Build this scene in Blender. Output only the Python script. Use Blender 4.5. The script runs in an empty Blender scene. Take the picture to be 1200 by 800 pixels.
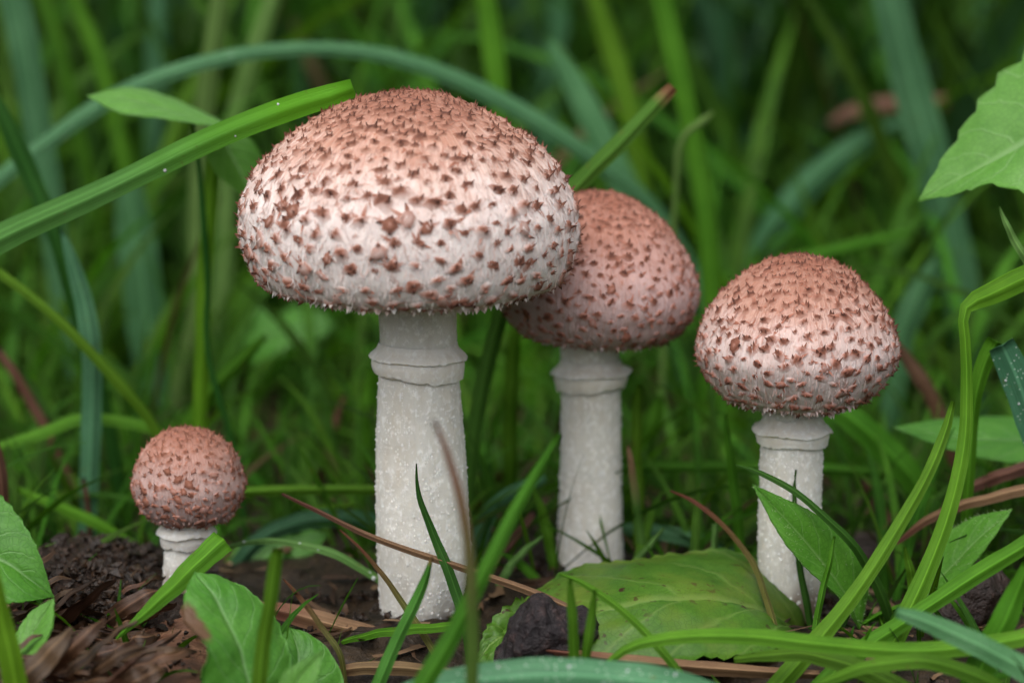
import bpy, math, random
import numpy as np
from mathutils import Vector, Matrix, noise as mnoise

# ------------------------------------------------------------------ camera, sky, sun, exposure
scene = bpy.context.scene
C = scene.collection
PITCH = math.radians(11.0)
F_PX = 1200.0 * 100.0 / 36.0
DIST = 0.683
AIM = Vector((0.0225, 0.0, 0.0680))            # point of the clump plane seen in the middle of the picture
fwd = Vector((0, math.cos(PITCH), -math.sin(PITCH)))
upv = Vector((0, math.sin(PITCH), math.cos(PITCH)))
rgt = Vector((1, 0, 0))
CAM = AIM - fwd * DIST

cam_data = bpy.data.cameras.new('camera')
cam = bpy.data.objects.new('camera', cam_data)
C.objects.link(cam)
cam.location = CAM
cam.rotation_euler = (math.pi / 2 - PITCH, 0, 0)
cam_data.lens = 100
cam_data.sensor_width = 36
cam_data.clip_start = 0.02
cam_data.clip_end = 200
cam_data.dof.use_dof = True
cam_data.dof.focus_distance = 0.668
cam_data.dof.aperture_fstop = 6.3
cam_data.dof.aperture_blades = 9
scene.camera = cam

SUN_EL, SUN_AZ = math.radians(62), math.radians(205)   # azimuth measured from +Y clockwise: behind the camera, left
world = bpy.data.worlds.new('World')
scene.world = world
world.use_nodes = True
wn = world.node_tree
wn.nodes.clear()
w_out = wn.nodes.new('ShaderNodeOutputWorld')
w_bg = wn.nodes.new('ShaderNodeBackground')
w_sky = wn.nodes.new('ShaderNodeTexSky')
w_sky.sky_type = 'NISHITA'
w_sky.sun_disc = False
w_sky.sun_elevation = SUN_EL
w_sky.sun_rotation = SUN_AZ
w_sky.dust_density = 4.0
w_sky.air_density = 1.0
w_hsv = wn.nodes.new('ShaderNodeHueSaturation')
w_hsv.inputs['Saturation'].default_value = 0.25        # overcast: a nearly grey sky
w_bg.inputs['Strength'].default_value = 0.14
wn.links.new(w_sky.outputs[0], w_hsv.inputs['Color'])
wn.links.new(w_hsv.outputs[0], w_bg.inputs['Color'])
wn.links.new(w_bg.outputs[0], w_out.inputs['Surface'])

sun_data = bpy.data.lights.new('sun', 'SUN')
sun_data.energy = 0.95
sun_data.angle = math.radians(80)
sun_data.color = (1.0, 0.98, 0.94)
sun = bpy.data.objects.new('sun', sun_data)
C.objects.link(sun)
sdir = Vector((math.sin(SUN_AZ) * math.cos(SUN_EL), math.cos(SUN_AZ) * math.cos(SUN_EL), math.sin(SUN_EL)))
sun.rotation_euler = (-sdir).to_track_quat('-Z', 'Y').to_euler()
sun.location = sdir * 3

vs = scene.view_settings
vs.view_transform = 'Standard'
vs.look = 'None'
vs.exposure = 1.0
vs.gamma = 1.0
vs.use_curve_mapping = False
scene.render.engine = 'CYCLES'
cy = scene.cycles
cy.use_denoising = True
cy.max_bounces = 7
cy.diffuse_bounces = 4
cy.glossy_bounces = 2
cy.transmission_bounces = 5
cy.transparent_max_bounces = 4
cy.caustics_reflective = False
cy.caustics_refractive = False
cy.sample_clamp_indirect = 4.0

RNG = np.random.default_rng(11)
rnd = random.Random(5)

# ------------------------------------------------------------------ helpers
def P(px, py, d):
    """photo pixel + depth behind the big mushroom's axis plane (m) -> point in the place"""
    v = fwd + rgt * ((px - 600) / F_PX) - upv * ((py - 400) / F_PX)
    t = (d - CAM.y) / v.y
    return CAM + v * t

def S(d):
    """metres per photo pixel at depth d"""
    return (DIST + d * math.cos(PITCH)) / F_PX

def ground_z(x, y):
    """terrain height, vectorised"""
    x = np.asarray(x, float); y = np.asarray(y, float)
    z = np.zeros_like(x + y)
    f = np.clip(-0.02 - y, 0, 0.16)
    z = z - 0.34 * f
    z = z + 0.004 * np.sin(x * 31 + 1.3) * np.sin(y * 27 + .4) + 0.0018 * np.sin(x * 90 + y * 40) * np.sin(y * 83 - x * 21)
    r = np.hypot(x, y)
    z = z + 0.02 * np.clip(r - .4, 0, 4) * np.sin(x * 2.1 + .5) * np.sin(y * 1.7 + 1)
    return z

def tag(o, label=None, cat=None, group=None, kind=None):
    if label: o['label'] = label
    if cat: o['category'] = cat
    if group: o['group'] = group
    if kind: o['kind'] = kind
    return o

def empty(name, loc, label, cat, group=None):
    o = bpy.data.objects.new(name, None)
    o.empty_display_size = 0.01
    C.objects.link(o)
    o.location = loc
    return tag(o, label, cat, group)

def mesh_np(name, V, F, smooth=True, uv=None, attrs=None):
    """V (n,3), F (m,k) constant k or list of faces; uv (n,2) per vertex; attrs name -> (n,) floats"""
    V = np.asarray(V, np.float32)
    me = bpy.data.meshes.new(name)
    if isinstance(F, np.ndarray):
        m, k = F.shape
        me.vertices.add(len(V)); me.vertices.foreach_set('co', V.ravel())
        me.loops.add(m * k); me.loops.foreach_set('vertex_index', F.astype(np.int32).ravel())
        me.polygons.add(m); me.polygons.foreach_set('loop_start', np.arange(0, m * k, k, dtype=np.int32))
        me.update(calc_edges=True)
    else:
        me.from_pydata([tuple(v) for v in V.tolist()], [], F)
    me.polygons.foreach_set('use_smooth', np.full(len(me.polygons), smooth))
    if uv is not None:
        li = np.empty(len(me.loops), np.int32); me.loops.foreach_get('vertex_index', li)
        l = me.uv_layers.new(name='UVMap')
        l.data.foreach_set('uv', np.asarray(uv, np.float32)[li].ravel())
    if attrs:
        for k_, a in attrs.items():
            at = me.attributes.new(k_, 'FLOAT', 'POINT')
            at.data.foreach_set('value', np.asarray(a, np.float32))
    me.validate()
    return me

def obj(name, me, mat, parent=None, loc=None):
    o = bpy.data.objects.new(name, me)
    if mat and len(me.materials) == 0: me.materials.append(mat)
    C.objects.link(o)
    if loc is not None: o.location = loc
    if parent is not None: o.parent = parent
    return o

def crom(pts, n):
    """Catmull-Rom through pts (k, c), n samples evenly spread by chord length"""
    p = np.asarray(pts, float)
    if len(p) == 2:
        t = np.linspace(0, 1, n)[:, None]
        return p[0] * (1 - t) + p[1] * t
    q = np.vstack([2 * p[0] - p[1], p, 2 * p[-1] - p[-2]])
    seg = np.linalg.norm(np.diff(p[:, :min(3, p.shape[1])], axis=0), axis=1) + 1e-9
    cum = np.concatenate([[0], np.cumsum(seg)])
    s = np.linspace(0, cum[-1], n)
    i = np.clip(np.searchsorted(cum, s, side='right') - 1, 0, len(seg) - 1)
    t = ((s - cum[i]) / seg[i])[:, None]
    a, b, c, d = q[i], q[i + 1], q[i + 2], q[i + 3]
    return .5 * ((2 * b) + (-a + c) * t + (2 * a - 5 * b + 4 * c - d) * t ** 2 + (-a + 3 * b - 3 * c + d) * t ** 3)

def norm(a):
    return a / (np.linalg.norm(a, axis=-1, keepdims=True) + 1e-12)

def fbm(p, o=3):
    return mnoise.fractal(Vector(p), 1.0, 2.0, o)

def grid_faces(nu, nv, wrap=False):
    i = np.arange(nu - 1)[:, None]
    j = np.arange(nv if wrap else nv - 1)[None, :]
    j2 = (j + 1) % nv if wrap else j + 1
    a = i * nv + j; b = i * nv + j2; c = (i + 1) * nv + j2; d = (i + 1) * nv + j
    return np.stack([a, b, c, d], -1).reshape(-1, 4)

# ------------------------------------------------------------------ materials
class NT:
    def __init__(s, name):
        s.m = bpy.data.materials.new(name); s.m.use_nodes = True
        s.t = s.m.node_tree; s.t.nodes.clear()
        s.out = s.n('ShaderNodeOutputMaterial')
    def n(s, typ, **kw):
        nd = s.t.nodes.new(typ)
        for k, v in kw.items(): setattr(nd, k, v)
        return nd
    def l(s, a, b): s.t.links.new(a, b)
    def math(s, op, a, b=None, c=None):
        nd = s.n('ShaderNodeMath', operation=op)
        for i, v in enumerate((a, b, c)):
            if v is None: continue
            if isinstance(v, (int, float)): nd.inputs[i].default_value = v
            else: s.l(v, nd.inputs[i])
        return nd.outputs[0]
    def mix(s, f, a, b, typ='MIX'):
        nd = s.n('ShaderNodeMix', data_type='RGBA', blend_type=typ)
        for sock, v in ((nd.inputs[0], f), (nd.inputs[6], a), (nd.inputs[7], b)):
            if isinstance(v, (int, float)): sock.default_value = v
            elif isinstance(v, tuple): sock.default_value = (*v, 1) if len(v) == 3 else v
            else: s.l(v, sock)
        return nd.outputs[2]
    def noise(s, vec, scale, detail=3, rough=.5, dist=0):
        nd = s.n('ShaderNodeTexNoise')
        nd.inputs['Scale'].default_value = scale; nd.inputs['Detail'].default_value = detail
        nd.inputs['Roughness'].default_value = rough; nd.inputs['Distortion'].default_value = dist
        if vec is not None: s.l(vec, nd.inputs['Vector'])
        return nd.outputs[0]
    def ramp(s, f, stops):
        nd = s.n('ShaderNodeValToRGB')
        e = nd.color_ramp.elements
        while len(e) < len(stops): e.new(.5)
        for el, (p, c) in zip(e, stops):
            el.position = p; el.color = (*c, 1) if isinstance(c, tuple) else (c, c, c, 1)
        s.l(f, nd.inputs[0])
        return nd.outputs[0]
    def vmul(s, vec, k):
        nd = s.n('ShaderNodeVectorMath', operation='MULTIPLY')
        s.l(vec, nd.inputs[0]); nd.inputs[1].default_value = k
        return nd.outputs[0]
    def bump(s, h, dist, strength=1.0):
        nd = s.n('ShaderNodeBump')
        nd.inputs['Distance'].default_value = dist; nd.inputs['Strength'].default_value = strength
        s.l(h, nd.inputs['Height'])
        return nd.outputs[0]
    def principled(s, col, rough=.5, spec=.5, normal=None, sss=0, radius=(1, .5, .3), sscale=.001, transl=None, tcol=None):
        b = s.n('ShaderNodeBsdfPrincipled')
        if isinstance(col, tuple): b.inputs['Base Color'].default_value = (*col, 1)
        else: s.l(col, b.inputs['Base Color'])
        if isinstance(rough, (int, float)): b.inputs['Roughness'].default_value = rough
        else: s.l(rough, b.inputs['Roughness'])
        b.inputs['Specular IOR Level'].default_value = spec
        if normal is not None: s.l(normal, b.inputs['Normal'])
        if sss:
            b.inputs['Subsurface Weight'].default_value = sss
            b.inputs['Subsurface Radius'].default_value = radius
            b.inputs['Subsurface Scale'].default_value = sscale
        res = b.outputs[0]
        if transl:
            tr = s.n('ShaderNodeBsdfTranslucent')
            s.l(tcol if tcol is not None else col, tr.inputs['Color'])
            if normal is not None: s.l(normal, tr.inputs['Normal'])
            mx = s.n('ShaderNodeMixShader'); mx.inputs[0].default_value = transl
            s.l(res, mx.inputs[1]); s.l(tr.outputs[0], mx.inputs[2])
            res = mx.outputs[0]
        s.l(res, s.out.inputs['Surface'])
        return b

def mat_blade(name, c_dark, c_light, tip=None, tip_from=.05, rough=.55, spec=.14, transl=.3, stuff=False, dead=None, specks=0.0, contrast=.46):
    """grass blade: parallel veins across u, tip at v=0"""
    s = NT(name)
    uvn = s.n('ShaderNodeUVMap'); uvn.uv_map = 'UVMap'
    sep = s.n('ShaderNodeSeparateXYZ'); s.l(uvn.outputs[0], sep.inputs[0])
    u, v = sep.outputs[0], sep.outputs[1]
    if stuff:
        at = s.n('ShaderNodeAttribute', attribute_name='rnd'); r = at.outputs['Fac']
    else:
        oi = s.n('ShaderNodeObjectInfo'); r = oi.outputs['Random']
    comb = s.n('ShaderNodeCombineXYZ')
    s.l(s.math('ADD', s.math('MULTIPLY', u, 22.0), s.math('MULTIPLY', r, 37.0)), comb.inputs[0])
    s.l(s.math('MULTIPLY', v, 1.6), comb.inputs[1])
    veins = s.noise(comb.outputs[0], 1.0, 2, .6)
    geo = s.n('ShaderNodeNewGeometry')
    blot = s.noise(geo.outputs['Position'], 75, 3, .6)
    base = s.mix(s.math('MULTIPLY_ADD', blot, 1.6, -.3), c_dark, c_light)
    base = s.mix(s.ramp(veins, [(.3, 0.0), (.7, 1.0)]), s.mix(contrast, base, tuple(c * .12 for c in c_dark), 'MIX'), base)
    if dead is not None:
        base = s.mix(s.ramp(r, [(dead[1], 0.0), (dead[1] + .03, 1.0)]), base, dead[0])
    mid = s.math('ABSOLUTE', s.math('SUBTRACT', u, .5))
    base = s.mix(s.ramp(mid, [(.0, .45), (.07, 0.0)]), base, tuple(min(1, c * 1.7 + .01) for c in c_light))
    if tip is not None: base = s.mix(s.ramp(v, [(tip_from * .3, 1.0), (tip_from, 0.0)]), base, tip)
    if contrast < .55:
        bs = s.noise(geo.outputs['Position'], 330, 3, .6)
        base = s.mix(s.ramp(bs, [(.66, 0.0), (.74, .5)]), base, (.10, .085, .02))
    hs = s.n('ShaderNodeHueSaturation')
    s.l(base, hs.inputs['Color'])
    s.l(s.math('MULTIPLY_ADD', r, .03, .485), hs.inputs['Hue'])
    s.l(s.math('MULTIPLY_ADD', s.math('FRACT', s.math('MULTIPLY', r, 7.31)), *((1.15, .45) if stuff else (.4, .85))), hs.inputs['Value'])
    col = hs.outputs[0]
    if specks:
        sp = s.n('ShaderNodeTexVoronoi'); sp.inputs['Scale'].default_value = 900
        s.l(geo.outputs['Position'], sp.inputs['Vector'])
        col = s.mix(s.math('MULTIPLY', s.ramp(sp.outputs['Distance'], [(.12, 1.0), (.2, 0.0)]), specks), col, (.6, .66, .6))
    tcol = s.mix(1.0, col, (1.5, 1.45, .7), 'MULTIPLY')
    nb = s.bump(veins, .0003, .8)
    s.principled(col, rough, spec, nb, transl=transl, tcol=tcol)
    return s.m

BLUE = mat_blade('grass_blue_green', (.040, .128, .050), (.088, .220, .098), transl=.22, rough=.42, specks=.12)
MID = mat_blade('grass_mid_green', (.056, .170, .007), (.112, .280, .018), transl=.38)
YEL = mat_blade('grass_yellow_green', (.070, .205, .007), (.130, .305, .017), transl=.42)
DARK = mat_blade('grass_dark_green', (.016, .075, .008), (.038, .125, .015))
PALE = mat_blade('grass_pale_green', (.095, .200, .040), (.165, .300, .080))
DEWY = mat_blade('grass_dewy_blue_green', (.040, .135, .060), (.085, .225, .110), transl=.2, rough=.32, specks=.7)
LONGB = mat_blade('grass_long_pale', (.075, .195, .030), (.120, .270, .065), tip=(.10, .26, .012), tip_from=.3, transl=.36)
CUT = mat_blade('grass_brown_cut_end', (.050, .150, .016), (.095, .235, .035), tip=(.22, .12, .06), tip_from=.05)
BRNTIP = mat_blade('grass_brown_tipped', (.055, .135, .016), (.100, .190, .035), tip=(.22, .125, .075), tip_from=.4)
STRAW = mat_blade('straw', (.110, .055, .024), (.270, .160, .080), tip=(.10, .035, .02), tip_from=.3, transl=.08, rough=.6, spec=.25, contrast=.6)
STRAWG = mat_blade('straw_half_green', (.060, .075, .012), (.130, .125, .028), tip=(.10, .04, .018), tip_from=.55, transl=.15, rough=.5)
DEAD = mat_blade('dead_blade_brown', (.045, .020, .011), (.150, .072, .038), tip=(.03, .015, .01), tip_from=.05, transl=.08, rough=.6, spec=.25, contrast=.6)
BARK = mat_blade('wood_fibres', (.024, .010, .004), (.120, .060, .028), tip=(.03, .015, .01), tip_from=.1, transl=.02, rough=.45, spec=.3, contrast=.85)
STUFF = mat_blade('grass_mass', (.014, .058, .004), (.054, .150, .013), stuff=True, dead=((.060, .034, .015), .95), transl=.28)
STUFFL = mat_blade('grass_low_fresh', (.016, .068, .003), (.074, .200, .012), stuff=True, dead=((.085, .050, .022), .95), transl=.38)
STUFFB = mat_blade('grass_mass_bluish', (.020, .070, .026), (.055, .145, .062), stuff=True, transl=.22)

def mat_leaf(name, c_dark, c_light, vein, transl=.28, rough=.42, nlat=7.0, slope=.33, spots=None, patch=None):
    """leaf: u along midrib 0..1 (base->tip), v across -1..1 stored 0..1"""
    s = NT(name)
    uvn = s.n('ShaderNodeUVMap'); uvn.uv_map = 'UVMap'
    sep = s.n('ShaderNodeSeparateXYZ'); s.l(uvn.outputs[0], sep.inputs[0])
    u = sep.outputs[0]
    av = s.math('ABSOLUTE', s.math('MULTIPLY_ADD', sep.outputs[1], 2.0, -1.0))
    wob = s.noise(uvn.outputs[0], 5, 2)
    uu = s.math('ADD', s.math('SUBTRACT', u, s.math('MULTIPLY', av, slope)), s.math('MULTIPLY', wob, .10))
    fr = s.math('FRACT', s.math('MULTIPLY', uu, nlat))
    dv = s.math('ABSOLUTE', s.math('SUBTRACT', fr, .5))
    lat = s.ramp(dv, [(.0, 1.0), (.07, 0.0)])
    midr = s.ramp(av, [(.015, 1.0), (.06, 0.0)])
    vm = s.math('MAXIMUM', s.math('MULTIPLY', lat, .6), midr)
    geo = s.n('ShaderNodeNewGeometry')
    vo = s.n('ShaderNodeTexVoronoi', feature='DISTANCE_TO_EDGE'); vo.inputs['Scale'].default_value = 700
    s.l(geo.outputs['Position'], vo.inputs['Vector'])
    net = s.ramp(vo.outputs['Distance'], [(.0, 1.0), (.12, 0.0)])
    blot = s.noise(geo.outputs['Position'], 110, 4, .65)
    col = s.mix(s.math('MULTIPLY_ADD', blot, 2.0, -.5), c_dark, c_light)
    col = s.mix(s.math('MULTIPLY', net, .35), col, tuple(c * .6 for c in c_dark))
    col = s.mix(s.math('MULTIPLY', vm, .6), col, vein)
    if spots is not None:
        sn = s.noise(geo.outputs['Position'], 420, 2, .5)
        sn2 = s.noise(geo.outputs['Position'], 60, 2, .5)
        f = s.math('MULTIPLY', s.ramp(sn, [(.62, 0.0), (.68, 1.0)]), s.ramp(sn2, [(.42, 0.0), (.58, 1.0)]))
        col = s.mix(f, col, spots)
        f2 = s.ramp(s.noise(geo.outputs['Position'], 38, 3, .6), [(.55, 0.0), (.72, .55)])
        col = s.mix(f2, col, (.14, .18, .02))
    if patch is not None:
        pu, pv, pr, pc = patch
        du = s.math('MULTIPLY', s.math('SUBTRACT', u, pu), 2.6)
        dvv = s.math('SUBTRACT', s.math('MULTIPLY_ADD', sep.outputs[1], 2.0, -1.0), pv)
        dd = s.math('SQRT', s.math('ADD', s.math('MULTIPLY', du, du), s.math('MULTIPLY', dvv, dvv)))
        dd = s.math('ADD', dd, s.math('MULTIPLY_ADD', blot, .5, -.25))
        col = s.mix(s.ramp(dd, [(pr * .6, 1.0), (pr, 0.0)]), col, pc)
    h = s.math('SUBTRACT', s.math('MULTIPLY', blot, .6), s.math('ADD', s.math('MULTIPLY', vm, .7), s.math('MULTIPLY', net, .15)))
    nb = s.bump(h, .0003, .6)
    tcol = s.mix(1.0, col, (1.5, 1.45, .7), 'MULTIPLY')
    s.principled(col, rough, .3, nb, transl=transl, tcol=tcol)
    return s.m

LEAF = mat_leaf('leaf_green', (.036, .150, .010), (.082, .240, .024), (.14, .26, .09))
LEAFP = mat_leaf('leaf_pale_green', (.072, .215, .022), (.125, .300, .048), (.20, .34, .13), transl=.35)
LEAFY = mat_leaf('leaf_yellowing', (.034, .108, .006), (.080, .182, .016), (.17, .26, .06), spots=(.035, .014, .006), nlat=5)
LEAFH = mat_leaf('leaf_hairy_bright', (.060, .205, .014), (.110, .290, .032), (.19, .34, .10), transl=.36)
LEAFB = mat_leaf('leaf_green_brown_patch', (.040, .160, .013), (.088, .245, .030), (.15, .28, .10), patch=(.66, -.92, .36, (.11, .06, .032)))

def mat_cap(name, top_h, low_tint, tone):
    """cap skin: object z, white-pink flesh that turns russet on the disc"""
    s = NT(name)
    tc = s.n('ShaderNodeTexCoord')
    sep = s.n('ShaderNodeSeparateXYZ'); s.l(tc.outputs['Object'], sep.inputs[0])
    z = s.math('DIVIDE', sep.outputs[2], top_h)
    ang = s.math('ARCTAN2', sep.outputs[1], sep.outputs[0])
    cb = s.n('ShaderNodeCombineXYZ')
    s.l(s.math('MULTIPLY', ang, 30.0), cb.inputs[0]); s.l(s.math('MULTIPLY', z, 5.0), cb.inputs[1])
    fib = s.noise(cb.outputs[0], 1.0, 4, .65, .4)
    blot = s.noise(tc.outputs['Object'], 130, 4, .65)
    zz = s.math('ADD', z, s.math('MULTIPLY_ADD', blot, .46, -.23))
    col = s.ramp(zz, tone)
    col = s.mix(s.math('MULTIPLY', s.ramp(fib, [(.38, .6), (.62, 0.0)]), s.ramp(zz, [(.35, 1.0), (.65, 0.0)])), col, low_tint)
    col = s.mix(s.math('MULTIPLY', s.ramp(fib, [(.38, .55), (.60, 0.0)]), s.ramp(zz, [(.5, 0.0), (.75, 1.0)])), col, (.26, .10, .065))
    sp = s.noise(tc.outputs['Object'], 700, 2, .5)
    spk = s.math('MULTIPLY', s.ramp(sp, [(.60, 0.0), (.72, .55)]), s.ramp(zz, [(.05, .25), (.6, 1.0)]))
    col = s.mix(spk, col, (.30, .11, .06))
    h = s.math('ADD', fib, s.math('MULTIPLY', blot, .8))
    nb = s.bump(h, .0007, .9)
    s.principled(col, .8, .12, nb, sss=.22, radius=(1, .55, .4), sscale=.0014)
    return s.m

def mat_attr(name, stops, attr='tip', rough=.65, spec=.25, rand=.3, sss=0, transl=0, obj_rand=False, scale=500):
    s = NT(name)
    at = s.n('ShaderNodeAttribute', attribute_name=attr)
    geo = s.n('ShaderNodeNewGeometry')
    bl = s.noise(geo.outputs['Position'], scale, 2, .6)
    f = s.math('ADD', at.outputs['Fac'], s.math('MULTIPLY_ADD', bl, rand, -rand / 2))
    col = s.ramp(f, stops)
    if obj_rand:
        oi = s.n('ShaderNodeObjectInfo')
        hs = s.n('ShaderNodeHueSaturation')
        s.l(col, hs.inputs['Color']); s.l(s.math('MULTIPLY_ADD', oi.outputs['Random'], .6, .75), hs.inputs['Value'])
        col = hs.outputs[0]
    s.principled(col, rough, spec, s.bump(bl, .0002, .6), sss=sss, sscale=.0008, transl=transl or None)
    return s.m

def mat_on_skin(name, capo, top_h, tone, mid, dark, light=1.0, white=None, obj_rand=False, transl=0):
    s = NT(name)
    tc = s.n('ShaderNodeTexCoord'); tc.object = capo
    sep = s.n('ShaderNodeSeparateXYZ'); s.l(tc.outputs['Object'], sep.inputs[0])
    z = s.math('DIVIDE', sep.outputs[2], top_h)
    blot = s.noise(tc.outputs['Object'], 130, 4, .65)
    skin = s.ramp(s.math('ADD', z, s.math('MULTIPLY_ADD', blot, .46, -.23)), tone)
    if light != 1.0: skin = s.mix(1.0, skin, (light, light, light), 'MULTIPLY')
    at = s.n('ShaderNodeAttribute', attribute_name='tip')
    fine = s.noise(tc.outputs['Object'], 900, 2, .6)
    f = s.math('ADD', at.outputs['Fac'], s.math('MULTIPLY_ADD', fine, .3, -.15))
    if obj_rand:
        oi = s.n('ShaderNodeObjectInfo'); f = s.math('ADD', f, s.math('MULTIPLY_ADD', oi.outputs['Random'], .28, -.06))
    midc = s.mix(s.ramp(z, [(.15, 1.0), (.62, 0.0)]), mid, tuple(c * 1.75 for c in mid))
    col = s.mix(s.ramp(f, [(.04, 0.0), (.68, 1.0)]), skin, midc)
    col = s.mix(s.ramp(f, [(.62, 0.0), (1.0, 1.0)]), col, dark)
    if white is not None:
        col = s.mix(s.ramp(at.outputs['Fac'], [(-.0, .45), (.12, 0.0)]), col, white)
    s.principled(col, .8, .1, s.bump(fine, .0002, .6), sss=.1, sscale=.0008, transl=transl or None)
    return s.m

def mat_stem(name, c1, c2, stain=0):
    s = NT(name)
    tc = s.n('ShaderNodeTexCoord')
    a = s.noise(s.vmul(tc.outputs['Object'], (1, 1, .8)), 620, 4, .65)
    b = s.noise(s.vmul(tc.outputs['Object'], (1, 1, .25)), 90, 3, .6)
    fi = s.noise(s.vmul(tc.outputs['Object'], (1, 1, .05)), 700, 3, .6)
    col = s.mix(b, c1, c2)
    col = s.mix(s.ramp(fi, [(.35, .14), (.5, 0.0)]), col, tuple(c * .78 for c in c1))
    col = s.mix(s.ramp(a, [(.52, 0.0), (.64, .8)]), col, (.76, .745, .71))
    col = s.mix(s.ramp(b, [(.28, .6), (.44, 0.0)]), col, (.47, .405, .32))
    if stain:
        sep = s.n('ShaderNodeSeparateXYZ'); s.l(tc.outputs['Object'], sep.inputs[0])
        zz = s.math('ADD', sep.outputs[2], s.math('MULTIPLY_ADD', b, -.012, .006))
        zz = s.math('ADD', zz, s.math('MULTIPLY_ADD', a, -.006, .003))
        col = s.mix(s.ramp(s.math('MULTIPLY', zz, 100.0), [(stain * .35, .85), (stain, 0.0)]), col, (.16, .10, .055))
    h = s.math('ADD', s.math('ADD', s.math('MULTIPLY', a, 1.0), b), s.math('MULTIPLY', fi, .6))
    s.principled(col, .5, .35, s.bump(h, .00026, .8), sss=.6, radius=(1, .85, .65), sscale=.003)
    return s.m

def mat_soil(name, stops, scale=160, rough=.6, dist=.002, spec=.2, stretch=(1, 1, 1)):
    s = NT(name)
    geo = s.n('ShaderNodeNewGeometry')
    v = s.vmul(geo.outputs['Position'], stretch)
    a = s.noise(v, scale, 6, .7, .6)
    b = s.noise(v, scale * 4.3, 3, .6)
    col = s.ramp(s.math('ADD', s.math('MULTIPLY', a, .7), s.math('MULTIPLY', b, .3)), stops)
    rg = s.ramp(b, [(.4, rough), (.65, rough * .5)])
    s.principled(col, rg, spec, s.bump(s.math('ADD', a, s.math('MULTIPLY', b, .4)), dist, .9))
    return s.m

SOIL = mat_soil('soil_dark', [(.3, (.006, .005, .003)), (.5, (.020, .013, .007)), (.7, (.048, .030, .016))], 120)
MOUND = mat_soil('soil_wet_black', [(.3, (.004, .003, .002)), (.5, (.015, .008, .005)), (.72, (.060, .030, .016))], 260, .5, .002, .2)
WOOD = mat_soil('wood_rotting', [(.3, (.018, .008, .004)), (.5, (.105, .048, .026)), (.72, (.26, .145, .085))], 110, .55, .002, .25, (.35, 1, 1.6))
STRIP = mat_soil('wood_strip', [(.3, (.030, .012, .007)), (.5, (.130, .060, .034)), (.72, (.30, .17, .105))], 210, .5, .001, .4, (.3, 1, 1.8))
CHAR = mat_soil('wood_black', [(.3, (.004, .003, .004)), (.52, (.013, .009, .010)), (.75, (.070, .040, .036))], 190, .6, .0022, .25)
CHARB = mat_soil('wood_dark_brown', [(.3, (.007, .005, .004)), (.52, (.026, .015, .012)), (.75, (.095, .055, .04))], 190, .5, .0022, .3)
DEWM = NT('dew')
_b = DEWM.principled((.9, .95, .92), .06, .5)
_b.inputs['Transmission Weight'].default_value = .55
_b.inputs['IOR'].default_value = 1.33
DEWM = DEWM.m

# ------------------------------------------------------------------ ground
def axis(fine0, fine1, step, far, growth=1.16):
    a = list(np.arange(fine0, fine1 + step / 2, step))
    s = step
    while a[-1] < far: s *= growth; a.append(a[-1] + s)
    s = step
    while a[0] > -far: s *= growth; a.insert(0, a[0] - s)
    return np.array(a)
gx = axis(-.22, .24, .0035, 60); gy = axis(-.22, .30, .0035, 60)
XX, YY = np.meshgrid(gx, gy, indexing='ij')
ZZ = ground_z(XX, YY)
near = (np.abs(XX) < .4) & (np.abs(YY) < .5)
for i, j in np.argwhere(near):
    ZZ[i, j] += .0022 * fbm((XX[i, j] * 140, YY[i, j] * 140, 3.1), 3)
V = np.stack([XX, YY, ZZ], -1).reshape(-1, 3)
g = obj('ground', mesh_np('ground', V, grid_faces(len(gx), len(gy))[:, ::-1]), SOIL)
tag(g, 'dark damp soil under the grass and mushrooms', 'ground', kind='structure')

# ------------------------------------------------------------------ blades
def blade_mesh(name, pts, widths, roll=0.0, fold=.25, n=34, thick=.00016, twist=0.0):
    """pts world (k,3) tip first, widths (k,) metres; closed thin V-shell"""
    q = crom(np.hstack([np.asarray(pts), np.asarray(widths)[:, None]]), n)
    c, w = q[:, :3], np.maximum(q[:, 3], 1e-5)
    t = norm(np.gradient(c, axis=0))
    view = norm(c - np.array(CAM))
    side = norm(np.cross(t, view))
    nn = np.cross(side, t)
    a = roll + twist * np.linspace(0, 1, n)
    ca, sa = np.cos(a)[:, None], np.sin(a)[:, None]
    sd = side * ca + nn * sa
    nr = nn * ca - side * sa
    w = w / np.maximum(np.abs(np.cos(a)), .45)
    ph_ = c[0, 0] * 900
    w = w * (1 + .03 * np.sin(np.linspace(0, 19, n) + ph_) + .02 * np.sin(np.linspace(0, 47, n) + 2 * ph_))
    c = c + nr * (.00025 * np.sin(np.linspace(0, 23, n) + ph_))[:, None]
    xs = np.array([-1, -.7, -.4, -.12, .12, .4, .7, 1.0])
    k = len(xs)
    fold = fold * .5 if fold < .55 else fold
    prof = fold * np.abs(xs) + np.array([0, .05, .0, -.05, -.05, .0, .05, 0])
    top = c[:, None] + sd[:, None] * (xs[None, :, None] * w[:, None, None] / 2) + nr[:, None] * (prof[None, :, None] * w[:, None, None] / 2)
    th = (thick * np.array([0, .5, .8, 2.0, 2.0, .8, .5, 0]))[None, :, None] * np.minimum(1, w / .0012)[:, None, None]
    bot = top - nr[:, None] * th
    Vv = np.concatenate([top.reshape(-1, 3), bot.reshape(-1, 3)])
    F1 = grid_faces(n, k)
    F = np.concatenate([F1, F1[:, ::-1] + n * k])
    uv1 = np.stack(np.broadcast_arrays(((xs + 1) / 2)[None, :], np.linspace(0, 1, n)[:, None]), -1).reshape(-1, 2)
    uv = np.vstack([uv1, uv1])
    for e in (0, n - 1):                                    # close both ends
        q4 = np.array([[e * k + i, e * k + i + 1, e * k + i + 1 + n * k, e * k + i + n * k] for i in range(k - 1)])
        F = np.concatenate([F, q4])
    return Vv, F, uv, c, sd, nr, w

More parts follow.
